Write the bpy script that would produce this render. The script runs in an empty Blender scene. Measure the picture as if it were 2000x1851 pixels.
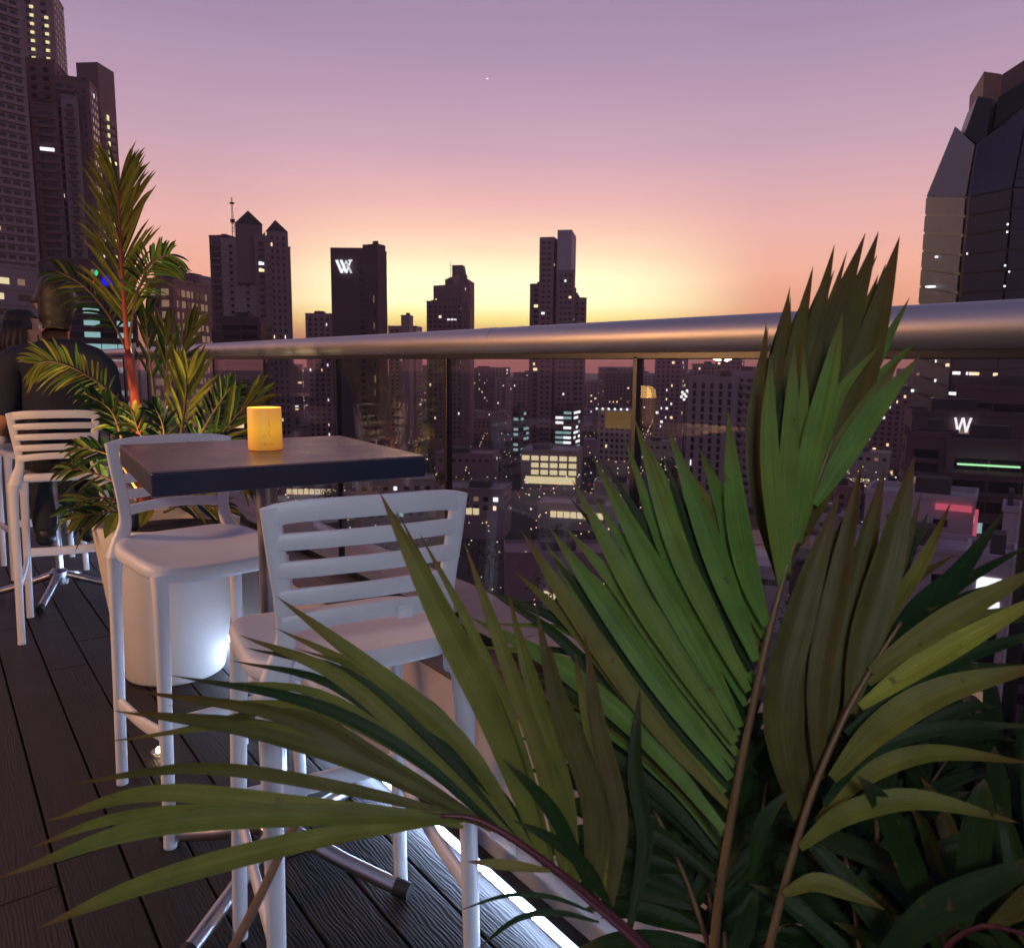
import bpy, bmesh, math, random
from math import sin, cos, pi, radians, sqrt, atan2
from mathutils import Vector, Matrix, noise
V = Vector
S = bpy.context.scene
COL = S.collection
rnd = random.Random(7)

# ------------------------------------------------------------------ camera
# world axes: +Y runs along the balustrade away from the camera, +X towards the city, z = 0 is the deck
CAMZ = 1.31
F_PX, CX, CY = 1509.0, 1000.0, 925.5
RX = V((0.797, -0.604, 0.009)); RY = V((-0.078, -0.117, -0.990))
FW = V((0.599, 0.789, -0.140)).normalized()
RX = (RX - FW * RX.dot(FW)).normalized(); DN = FW.cross(RX)
cd = bpy.data.cameras.new('camera'); cam = bpy.data.objects.new('camera', cd); COL.objects.link(cam)
cam.matrix_world = Matrix(((RX.x, -DN.x, -FW.x, 0), (RX.y, -DN.y, -FW.y, 0), (RX.z, -DN.z, -FW.z, CAMZ), (0, 0, 0, 1)))
cd.sensor_width = 36; cd.sensor_fit = 'HORIZONTAL'; cd.lens = 36 * F_PX / 2000
cd.clip_start = 0.05; cd.clip_end = 40000
cd.dof.use_dof = True; cd.dof.focus_distance = 2.6; cd.dof.aperture_fstop = 11
S.camera = cam
CAM = V((0, 0, CAMZ))
def ray(px, py): return RX * (px - CX) + DN * (py - CY) + FW * F_PX
def at_depth(px, py, d): return CAM + ray(px, py) * (d / F_PX)
def on_z(px, py, z):
    r = ray(px, py); return CAM + r * ((z - CAMZ) / r.z)
def at_dist(px, py, dist):
    r = ray(px, py); return CAM + r * (dist / sqrt(r.x * r.x + r.y * r.y))

# ------------------------------------------------------------------ sky
W = bpy.data.worlds.new('World'); S.world = W; W.use_nodes = True
nt = W.node_tree; nt.nodes.clear()
def N(t, **k):
    n = nt.nodes.new(t)
    for a, b in k.items(): setattr(n, a, b)
    return n
def L(a, b): nt.links.new(a, b)
def math_n(op, a, b=None, c=None, clamp=False):
    n = N('ShaderNodeMath', operation=op); n.use_clamp = clamp
    for i, v in enumerate((a, b, c)):
        if v is None: continue
        if isinstance(v, (int, float)): n.inputs[i].default_value = v
        else: L(v, n.inputs[i])
    return n.outputs[0]
def ramp(fac, stops):
    n = N('ShaderNodeValToRGB'); e = n.color_ramp.elements
    while len(e) > 1: e.remove(e[-1])
    e[0].position = stops[0][0]; e[0].color = (*stops[0][1], 1)
    for p, c in stops[1:]:
        q = e.new(p); q.color = (*c, 1)
    L(fac, n.inputs[0]); return n.outputs[0]
tc = N('ShaderNodeTexCoord'); nv = N('ShaderNodeVectorMath', operation='NORMALIZE'); L(tc.outputs['Generated'], nv.inputs[0])
sx = N('ShaderNodeSeparateXYZ'); L(nv.outputs[0], sx.inputs[0])
elev = math_n('MULTIPLY', math_n('ARCSINE', sx.outputs[2]), 180 / pi)          # degrees
e01 = math_n('MULTIPLY', elev, 1 / 45.0, clamp=True)
g = ray(960, 712); SUNAZ = atan2(g.x, g.y)                                     # where the afterglow sits
hl = math_n('SQRT', math_n('ADD', math_n('MULTIPLY', sx.outputs[0], sx.outputs[0]), math_n('ADD', math_n('MULTIPLY', sx.outputs[1], sx.outputs[1]), 1e-6)))
dt = math_n('DIVIDE', math_n('ADD', math_n('MULTIPLY', sx.outputs[0], sin(SUNAZ)), math_n('MULTIPLY', sx.outputs[1], cos(SUNAZ))), hl)
def deg(*st): return [(a / 45.0, c) for a, c in st]
core = ramp(e01, deg((0, (.84, .22, .14)), (1.2, (1.05, .38, .16)), (2.2, (1.30, .76, .20)), (3.2, (1.60, 1.32, .40)), (4.4, (1.72, 1.66, .92)), (6.0, (1.58, 1.46, .88)),
                     (7.7, (1.32, 1.0, .66)), (9.5, (1.16, .71, .54)), (11.3, (.97, .54, .52)), (14.6, (.69, .425, .525)), (18, (.54, .345, .485)), (21, (.435, .295, .44)), (24, (.37, .27, .41)), (33, (.22, .18, .31)), (45, (.11, .105, .21))))
side = ramp(e01, deg((0, (.78, .22, .18)), (2.0, (1.04, .37, .22)), (4.0, (1.16, .50, .30)), (6.5, (1.12, .54, .39)), (9.0, (.99, .52, .46)), (11.3, (.83, .465, .48)), (14.6, (.63, .395, .505)),
                     (18, (.51, .335, .47)), (21, (.42, .285, .435)), (24, (.35, .26, .41)), (33, (.21, .175, .31)), (45, (.105, .10, .205))))
east = ramp(e01, deg((0, (.15, .12, .18)), (7, (.25, .175, .25)), (16, (.20, .155, .26)), (30, (.12, .11, .215)), (45, (.085, .085, .19))))
gl = N('ShaderNodeMapRange', interpolation_type='SMOOTHSTEP'); L(dt, gl.inputs[0]); gl.inputs[1].default_value = cos(radians(20)); gl.inputs[2].default_value = cos(radians(1))
wf = N('ShaderNodeMapRange', interpolation_type='SMOOTHSTEP'); L(dt, wf.inputs[0]); wf.inputs[1].default_value = -0.55; wf.inputs[2].default_value = .75
def mix(f, a, b):
    n = N('ShaderNodeMixRGB'); L(f, n.inputs[0]); L(a, n.inputs[1]); L(b, n.inputs[2]); return n.outputs[0]
skyc = mix(wf.outputs[0], east, mix(gl.outputs[0], side, core))
mp = N('ShaderNodeMapping'); L(nv.outputs[0], mp.inputs[0]); mp.inputs['Scale'].default_value = (3, 3, 26)
tx = N('ShaderNodeTexNoise'); L(mp.outputs[0], tx.inputs['Vector']); tx.inputs['Scale'].default_value = 1.6; tx.inputs['Detail'].default_value = 4
vr = N('ShaderNodeMapRange'); L(tx.outputs[0], vr.inputs[0]); vr.inputs[3].default_value = .955; vr.inputs[4].default_value = 1.045   # faint banks of thin cloud
mm = N('ShaderNodeVectorMath', operation='SCALE'); L(skyc, mm.inputs[0]); L(vr.outputs[0], mm.inputs['Scale'])
sky = N('ShaderNodeTexSky', sky_type='NISHITA', sun_disc=False); sky.sun_elevation = radians(-2.5); sky.sun_rotation = SUNAZ
b1 = N('ShaderNodeBackground'); L(mm.outputs[0], b1.inputs[0]); b1.inputs[1].default_value = 1.0
b2 = N('ShaderNodeBackground'); L(sky.outputs[0], b2.inputs[0]); b2.inputs[1].default_value = 0.05
ad = N('ShaderNodeAddShader'); L(b1.outputs[0], ad.inputs[0]); L(b2.outputs[0], ad.inputs[1])
ow = N('ShaderNodeOutputWorld'); L(ad.outputs[0], ow.inputs[0])

# the sun has set: only a faint, broad afterglow comes from its direction
sd = bpy.data.lights.new('sun', 'SUN'); sd.energy = 0.12; sd.angle = radians(24); sd.color = (1, .62, .36)
so = bpy.data.objects.new('sun', sd); COL.objects.link(so)
so.rotation_euler = V((-sin(SUNAZ) * cos(radians(3)), -cos(SUNAZ) * cos(radians(3)), -sin(radians(3)))).to_track_quat('-Z', 'Y').to_euler()

S.view_settings.view_transform = 'Standard'; S.view_settings.look = 'None'; S.view_settings.gamma = 1; S.view_settings.use_curve_mapping = False
S.view_settings.exposure = 0.0
S.render.engine = 'CYCLES'
S.cycles.use_denoising = True; S.cycles.max_bounces = 6; S.cycles.transparent_max_bounces = 16; S.cycles.diffuse_bounces = 2; S.cycles.glossy_bounces = 2; S.cycles.volume_bounces = 0; S.cycles.use_adaptive_sampling = True; S.cycles.adaptive_threshold = 0.02
S.cycles.sample_clamp_indirect = 4; S.cycles.caustics_reflective = False; S.cycles.caustics_refractive = False

# ------------------------------------------------------------------ materials
MATS = {}
def new_mat(name):
    m = bpy.data.materials.new(name); m.use_nodes = True; MATS[name] = m
    t = m.node_tree; return m, t, t.nodes['Principled BSDF']
def pbr(name, col, rough=.5, metal=0, spec=.5, var=0, vscale=8, bump=0, bscale=60, rvar=0, stretch=None, coords='Object', emit=None, estr=0, dark=None):
    """Principled with colour variation, roughness variation and fine relief from noise."""
    m, t, b = new_mat(name)
    b.inputs['Base Color'].default_value = (*col, 1); b.inputs['Roughness'].default_value = rough
    b.inputs['Metallic'].default_value = metal; b.inputs['Specular IOR Level'].default_value = spec
    c = t.nodes.new('ShaderNodeTexCoord'); src = c.outputs[coords]
    if stretch:
        mp = t.nodes.new('ShaderNodeMapping'); mp.inputs['Scale'].default_value = stretch; t.links.new(src, mp.inputs[0]); src = mp.outputs[0]
    if var or rvar:
        n = t.nodes.new('ShaderNodeTexNoise'); n.inputs['Scale'].default_value = vscale; n.inputs['Detail'].default_value = 5; t.links.new(src, n.inputs['Vector'])
        if var:
            mx = t.nodes.new('ShaderNodeMixRGB'); t.links.new(n.outputs[0], mx.inputs[0])
            d = dark or tuple(v * (1 - var) for v in col)
            mx.inputs[1].default_value = (*d, 1); mx.inputs[2].default_value = (*[min(1, v * (1 + var)) for v in col], 1)
            t.links.new(mx.outputs[0], b.inputs['Base Color'])
        if rvar:
            mr = t.nodes.new('ShaderNodeMapRange'); t.links.new(n.outputs[0], mr.inputs[0]); mr.inputs[1].default_value = .3; mr.inputs[2].default_value = .7
            mr.inputs[3].default_value = rough - rvar; mr.inputs[4].default_value = rough + rvar; t.links.new(mr.outputs[0], b.inputs['Roughness'])
    if bump:
        n2 = t.nodes.new('ShaderNodeTexNoise'); n2.inputs['Scale'].default_value = bscale; n2.inputs['Detail'].default_value = 4; t.links.new(src, n2.inputs['Vector'])
        bp = t.nodes.new('ShaderNodeBump'); bp.inputs['Strength'].default_value = bump; bp.inputs['Distance'].default_value = .004
        t.links.new(n2.outputs[0], bp.inputs['Height']); t.links.new(bp.outputs[0], b.inputs['Normal'])
    if emit:
        b.inputs['Emission Color'].default_value = (*emit, 1); b.inputs['Emission Strength'].default_value = estr
    return m
def glow(name, col, s, sample=False):
    m = bpy.data.materials.new(name); m.use_nodes = True; MATS[name] = m; t = m.node_tree; t.nodes.clear()
    e = t.nodes.new('ShaderNodeEmission'); e.inputs[0].default_value = (*col, 1); e.inputs[1].default_value = s
    o = t.nodes.new('ShaderNodeOutputMaterial'); t.links.new(e.outputs[0], o.inputs[0])
    m.cycles.emission_sampling = 'FRONT' if sample else 'NONE'
    return m

# ------------------------------------------------------------------ object helpers
def wl(o):
    p = V((0, 0, 0))
    while o is not None: p = p + o.location; o = o.parent
    return p
def tag(o, label=None, cat=None, group=None, kind=None):
    if label: o['label'] = label
    if cat: o['category'] = cat
    if group: o['group'] = group
    if kind: o['kind'] = kind
    return o
def thing(name, label, cat, loc=(0, 0, 0), group=None):
    o = bpy.data.objects.new(name, None); COL.objects.link(o); o.location = loc; o.empty_display_size = .1
    return tag(o, label, cat, group)
def mo(name, verts, faces, mat, parent=None, smooth=False, kind=None, loc=None, uv=None, auto=None):
    """verts in world space (minus the parent's place); one mesh object"""
    me = bpy.data.meshes.new(name)
    base = wl(parent) if parent is not None else V((0, 0, 0))
    if loc is not None: base = V(loc)
    me.from_pydata([tuple(V(v) - base) for v in verts], [], faces)
    me.materials.append(mat)
    if uv:
        ul = me.uv_layers.new(name='UVMap')
        for p in me.polygons:
            for li in p.loop_indices: ul.data[li].uv = uv[me.loops[li].vertex_index]
    me.update()
    if smooth: me.polygons.foreach_set('use_smooth', [True] * len(me.polygons))
    if auto is not None: me.set_sharp_from_angle(angle=radians(auto))
    o = bpy.data.objects.new(name, me); COL.objects.link(o)
    if parent is not None: o.parent = parent
    elif loc is not None: o.location = loc
    if kind: o['kind'] = kind
    return o
class MB:
    def __init__(s): s.v = []; s.f = []
    def add(s, v, f):
        k = len(s.v); s.v += [V(p) for p in v]; s.f += [tuple(i + k for i in q) for q in f]; return s
    def box(s, c, h, ax=None, bev=0):
        """box with centre c, half sizes h, axes ax; bev chamfers every edge"""
        ax = ax or (V((1, 0, 0)), V((0, 1, 0)), V((0, 0, 1))); c = V(c)
        if not bev:
            vs = [c + ax[0] * (h[0] * x) + ax[1] * (h[1] * y) + ax[2] * (h[2] * z) for x in (-1, 1) for y in (-1, 1) for z in (-1, 1)]
            return s.add(vs, [(0, 1, 3, 2), (4, 6, 7, 5), (0, 4, 5, 1), (2, 3, 7, 6), (0, 2, 6, 4), (1, 5, 7, 3)])
        bm = bmesh.new(); bmesh.ops.create_cube(bm, size=2)
        for v in bm.verts: v.co = V((v.co.x * h[0], v.co.y * h[1], v.co.z * h[2]))
        bmesh.ops.bevel(bm, geom=bm.edges[:], offset=bev, segments=2, profile=.6, affect='EDGES')
        bm.verts.index_update()
        s.add([c + ax[0] * v.co.x + ax[1] * v.co.y + ax[2] * v.co.z for v in bm.verts], [tuple(v.index for v in f.verts) for f in bm.faces]); bm.free(); return s
    def quad(s, a, b, c, d): return s.add([a, b, c, d], [(0, 1, 2, 3)])
    def sweep(s, pts, size, up=(0, 0, 1), n=12, e=2.0, cap=True):
        """superellipse section swept along pts; size = (a, b) or one per point"""
        pts = [V(p) for p in pts]; m = len(pts); up = V(up); vs = []
        for i, p in enumerate(pts):
            t = (pts[min(i + 1, m - 1)] - pts[max(i - 1, 0)]).normalized()
            a = t.cross(up)
            if a.length < 1e-4: a = t.cross(V((1, 0, 0)))
            a.normalize(); b = a.cross(t).normalized()
            sa, sb = size if not isinstance(size[0], (tuple, list)) else size[i]
            for k in range(n):
                q = 2 * pi * k / n; cx, cy = cos(q), sin(q)
                vs.append(p + a * (sa * math.copysign(abs(cx) ** (2 / e), cx)) + b * (sb * math.copysign(abs(cy) ** (2 / e), cy)))
        fs = [(i * n + k, i * n + (k + 1) % n, (i + 1) * n + (k + 1) % n, (i + 1) * n + k) for i in range(m - 1) for k in range(n)]
        if cap: fs += [tuple(range(n - 1, -1, -1)), tuple((m - 1) * n + k for k in range(n))]
        return s.add(vs, fs)
    def lathe(s, prof, c=(0, 0, 0), n=40):
        c = V(c); m = len(prof)
        vs = [c + V((r * cos(2 * pi * k / n), r * sin(2 * pi * k / n), z)) for r, z in prof for k in range(n)]
        fs = [(i * n + k, i * n + (k + 1) % n, (i + 1) * n + (k + 1) % n, (i + 1) * n + k) for i in range(m - 1) for k in range(n)]
        return s.add(vs, fs)
    def ball(s, c, r, nu=10, nv=6, sc=(1, 1, 1)):
        c = V(c); vs = [c + V((0, 0, -r * sc[2]))]
        for i in range(1, nv):
            ph = -pi / 2 + pi * i / nv
            vs += [c + V((r * sc[0] * cos(ph) * cos(2 * pi * k / nu), r * sc[1] * cos(ph) * sin(2 * pi * k / nu), r * sc[2] * sin(ph))) for k in range(nu)]
        vs.append(c + V((0, 0, r * sc[2]))); fs = []
        for k in range(nu): fs.append((0, 1 + (k + 1) % nu, 1 + k))
        for i in range(nv - 2):
            for k in range(nu): fs.append((1 + i * nu + k, 1 + i * nu + (k + 1) % nu, 1 + (i + 1) * nu + (k + 1) % nu, 1 + (i + 1) * nu + k))
        t = len(vs) - 1; b0 = 1 + (nv - 2) * nu
        for k in range(nu): fs.append((b0 + k, b0 + (k + 1) % nu, t))
        return s.add(vs, fs)
    def out(s, name, mat, parent=None, smooth=False, kind=None, loc=None, auto=None): return mo(name, s.v, s.f, mat, parent, smooth, kind, loc, None, auto)
def cr(pts, k=6):
    """Catmull-Rom through pts"""
    pts = [V(p) for p in pts]; P = [pts[0] * 2 - pts[1]] + pts + [pts[-1] * 2 - pts[-2]]; o = []
    for i in range(1, len(P) - 2):
        for j in range(k):
            t = j / k; a, b, c, d = P[i - 1:i + 3]
            o.append(.5 * ((2 * b) + (c - a) * t + (2 * a - 5 * b + 4 * c - d) * t * t + (3 * b - a - 3 * c + d) * t ** 3))
    return o + [pts[-1]]
def lerp(a, b, t): return a + (b - a) * t
def copy_tree(o, parent=None, only=None):
    c = o.copy(); COL.objects.link(c); c.parent = parent
    for ch in list(o.children): copy_tree(ch, c)
    return c
HAZE = 0.00018
# ------------------------------------------------------------------ terrace materials
def deck_material():
    m, t, b = new_mat('deck composite'); nd = t.nodes; lk = t.links
    ge = nd.new('ShaderNodeNewGeometry'); oi = nd.new('ShaderNodeObjectInfo')
    off = nd.new('ShaderNodeVectorMath'); off.operation = 'MULTIPLY_ADD'; off.inputs[1].default_value = (0, 37, 0)
    cb = nd.new('ShaderNodeCombineXYZ'); lk.new(oi.outputs['Random'], cb.inputs[1]); lk.new(oi.outputs['Random'], cb.inputs[0])
    lk.new(cb.outputs[0], off.inputs[0]); lk.new(ge.outputs['Position'], off.inputs[2])
    mp = nd.new('ShaderNodeMapping'); mp.inputs['Scale'].default_value = (1, .16, 1); lk.new(off.outputs[0], mp.inputs[0])
    wv = nd.new('ShaderNodeTexWave'); wv.wave_type = 'BANDS'; wv.bands_direction = 'X'; wv.inputs['Scale'].default_value = 34; wv.inputs['Distortion'].default_value = 11
    wv.inputs['Detail'].default_value = 3; wv.inputs['Detail Scale'].default_value = 1.1; lk.new(mp.outputs[0], wv.inputs['Vector'])
    mp2 = nd.new('ShaderNodeMapping'); mp2.inputs['Scale'].default_value = (1, .05, 1); lk.new(off.outputs[0], mp2.inputs[0])
    ns = nd.new('ShaderNodeTexNoise'); ns.inputs['Scale'].default_value = 160; ns.inputs['Detail'].default_value = 3; lk.new(mp2.outputs[0], ns.inputs['Vector'])
    su = nd.new('ShaderNodeMath'); su.operation = 'MULTIPLY_ADD'; su.inputs[1].default_value = .5; lk.new(ns.outputs[0], su.inputs[0]); lk.new(wv.outputs['Fac'], su.inputs[2])
    bp = nd.new('ShaderNodeBump'); bp.inputs['Strength'].default_value = .22; bp.inputs['Distance'].default_value = .003; lk.new(su.outputs[0], bp.inputs['Height']); lk.new(bp.outputs[0], b.inputs['Normal'])
    big = nd.new('ShaderNodeTexNoise'); big.inputs['Scale'].default_value = 3.5; big.inputs['Detail'].default_value = 6; lk.new(ge.outputs['Position'], big.inputs['Vector'])
    mx = nd.new('ShaderNodeMixRGB'); mx.inputs[1].default_value = (.0095, .0066, .0072, 1); mx.inputs[2].default_value = (.021, .0145, .0145, 1)
    ma = nd.new('ShaderNodeMath'); ma.operation = 'MULTIPLY_ADD'; ma.inputs[1].default_value = .45; lk.new(oi.outputs['Random'], ma.inputs[0]); 
    m3 = nd.new('ShaderNodeMath'); m3.operation = 'MULTIPLY'; m3.inputs[1].default_value = .55; lk.new(big.outputs[0], m3.inputs[0]); lk.new(m3.outputs[0], ma.inputs[2])
    lk.new(ma.outputs[0], mx.inputs[0]); lk.new(mx.outputs[0], b.inputs['Base Color'])
    rr = nd.new('ShaderNodeMapRange'); lk.new(big.outputs[0], rr.inputs[0]); rr.inputs[3].default_value = .42; rr.inputs[4].default_value = .66; lk.new(rr.outputs[0], b.inputs['Roughness'])
    b.inputs['Specular IOR Level'].default_value = .32
    return m
M_DECK = deck_material()
M_SUB = pbr('dark subframe', (.01, .01, .01), .8)
M_STONE = pbr('beige stone', (.46, .36, .30), .6, var=.10, vscale=14, bump=.35, bscale=260)
M_PLAST = pbr('grey plaster', (.34, .32, .31), .7, var=.05, bump=.2, bscale=120)
M_COPE = pbr('brown coping', (.085, .055, .045), .5, var=.3, vscale=20, stretch=(6, .4, 1), bump=.3)
M_ALU = pbr('brushed aluminium', (.60, .56, .56), .48, 1, var=.06, vscale=30, rvar=.06, stretch=(1, .05, 1), coords='Object')
M_STEEL = pbr('stainless steel', (.50, .50, .52), .34, 1, rvar=.06, vscale=20)
M_POST = pbr('dark anodised', (.012, .012, .014), .35)
M_RUBBER = pbr('black rubber', (.012, .012, .013), .6)
M_STOOL = pbr('white moulded plastic', (.72, .72, .735), .40, var=.05, vscale=9, bump=.14, bscale=420, rvar=.09)
M_TTOP = pbr('dark laminate', (.19, .115, .125), .32, var=.10, vscale=9, rvar=.07, bump=.10, bscale=300)
M_TEDGE = pbr('navy edge band', (.020, .024, .050), .34, rvar=.05)
M_POT = pbr('cream rotomoulded planter', (.64, .60, .55), .55, var=.10, vscale=4, bump=.12, bscale=300)
M_SOIL = pbr('potting soil', (.02, .014, .01), .95, var=.5, vscale=60, bump=1, bscale=90)
M_LED = glow('cool white diffuser', (.48, .65, 1.0), 58, True)
M_PROF = pbr('led profile', (.6, .6, .62), .35, 1)
def glass_material(name, tint, rough=0.0):
    m = bpy.data.materials.new(name); m.use_nodes = True; t = m.node_tree; t.nodes.clear()
    tr = t.nodes.new('ShaderNodeBsdfTransparent'); tr.inputs[0].default_value = (*tint, 1)
    gl = t.nodes.new('ShaderNodeBsdfGlossy'); gl.inputs['Roughness'].default_value = rough; gl.inputs[0].default_value = (1, 1, 1, 1)
    fr = t.nodes.new('ShaderNodeFresnel'); ge = t.nodes.new('ShaderNodeNewGeometry')
    io = t.nodes.new('ShaderNodeMapRange'); io.inputs[3].default_value = 1.5; io.inputs[4].default_value = 1 / 1.5      # same reflectance from both sides of the sheet
    t.links.new(ge.outputs['Backfacing'], io.inputs[0]); t.links.new(io.outputs[0], fr.inputs[0])
    mx = t.nodes.new('ShaderNodeMixShader'); o = t.nodes.new('ShaderNodeOutputMaterial')
    t.links.new(fr.outputs[0], mx.inputs[0]); t.links.new(tr.outputs[0], mx.inputs[1]); t.links.new(gl.outputs[0], mx.inputs[2]); t.links.new(mx.outputs[0], o.inputs[0])
    return m
M_GLASS = glass_material('clear balustrade glass', (.965, .94, .95))

# ------------------------------------------------------------------ deck
deck = MB().box((-.3, 5, -.032), (1.70, 8.5, .006)).out('deck', M_SUB); tag(deck, kind='structure')
proto = {}
def board_mesh(length):
    k = round(length, 3)
    if k not in proto:
        b = MB().box((0, 0, 0), (.0722, length / 2 - .0015, .0125), bev=.0025)
        me = bpy.data.meshes.new('deck_board'); me.from_pydata([tuple(v) for v in b.v], [], b.f); me.materials.append(M_DECK); me.update(); proto[k] = me
    return proto[k]
cut = {3: 1.87, 2: 4.02, 4: 2.9, 5: .9}
for k in range(-12, 6):
    x = .255 + .151 * k; y = -2.0; end = 13.0
    first = (cut.get(k, rnd.uniform(0, 2.2)) - y) % 2.2
    while y < end - .05:
        ln = first if y == -2.0 and first > .1 else min(2.2, end - y)
        o = bpy.data.objects.new('deck_board', board_mesh(ln)); COL.objects.link(o); o.parent = deck
        o.location = (x, y + ln / 2, -.0125 + rnd.uniform(-.0006, .0006)); y += ln
# lamp sunk into the deck by the stool
M_BULB = glow('warm bulb glass', (1, .74, .40), 30, True)
dl = thing('deck_light', 'small round warm deck light glowing beside the stool leg near the planter', 'light', (.548, 2.675, 0))
MB().lathe([(.030, .0), (.034, .003), (.026, .006), (.022, .006)], (.548, 2.675, .001), 24).out('bezel', M_STEEL, dl, True)
MB().ball((.548, 2.675, .008), .017, 14, 8, (1, 1, .75)).out('bulb', M_BULB, dl, True)

# ------------------------------------------------------------------ parapet, coping, led strip
XL, XT, XG, ZT = 1.065, 1.075, 1.31, .475
par = thing('parapet_wall', 'low beige stone parapet wall carrying the glass balustrade at the deck edge', 'wall', (1.3, 5, -.02))
MB().box((1.36, 5, .215), (.265, 8.5, .235)).out('core', M_PLAST, par)
y = -1.63
while y < 13.4:
    MB().box((1.0790, y + .3, .296), (.014, .2985, .176), bev=.002).out('tile', M_STONE, par); y += .6
y = -3.0
while y < 13.4:
    for xx, hw in ((1.121, .054), (1.232, .054)):
        MB().box((xx, y + 1.0, ZT - .009), (hw, .998, .012), bev=.002).out('coping_board', M_COPE, par)
    y += 2.0
y = -3.0
while y < 13.4:
    MB().box((1.475, y + .6, ZT - .012), (.145, .598, .012), bev=.002).out('ledge_slab', M_STONE, par); y += 1.2
led = thing('led_strip', 'bright cool white LED strip running along the foot of the parapet', 'led strip', (1.07, 4, 0))
MB().box((1.075, 5, .022), (.017, 8.0, .016)).out('profile', M_POST, led)
y = -1.5
while y < 12.5:
    MB().box((1.055, y + .5, .022), (.0045, .4965, .009), bev=.002).out('diffuser', M_LED, led); y += 1.0

# ------------------------------------------------------------------ glass balustrade
bal = thing('glass_balustrade', 'frameless glass balustrade with a thick tubular metal handrail', 'balustrade', (XG, 5, ZT))
rp = [(XG, y, 1.376) for y in (-3.0, -1, 1, 3, 5, 7, 9, 11, 12.5)]
MB().sweep(rp, (.0375, .0375), n=28).out('handrail', M_ALU, bal, True, auto=40)
MB().box((XG, 4.75, 1.333), (.011, 7.7, .008), bev=.002).out('glass_channel', M_POST, bal)
MB().box((XG, 4.75, ZT + .016), (.024, 7.7, .014), bev=.003).out('base_channel', M_POST, bal)
py0 = .44
posts = [py0 + .81 * k for k in range(-4, 15)]
for k, yp in enumerate(posts):
    MB().box((XG, yp, (ZT + 1.335) / 2 + .01), (.011, .0075, (1.335 - ZT) / 2 - .012), bev=.002).out('post', M_POST, bal)
    MB().box((XG, yp, ZT + .034), (.045, .03, .006), bev=.002).out('post_foot', M_POST, bal)
    if k:
        a = posts[k - 1] + .016; b = yp - .016
        MB().box((XG, (a + b) / 2, .915), (.006, (b - a) / 2, .412)).out('glass_pane', M_GLASS, bal)
for yj in (-.6, 1.83, 4.26, 6.69, 9.1):
    MB().sweep([(XG, yj - .03, 1.376), (XG, yj + .03, 1.376)], (.0384, .0384), n=28).out('rail_joint', M_ALU, bal, True, auto=40)
MB().sweep([(XG - .10, 6.1, ZT), (XG - .10, 6.1, 1.44)], (.028, .028), n=20).out('end_post', M_STEEL, bal, True, auto=40)

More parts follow.
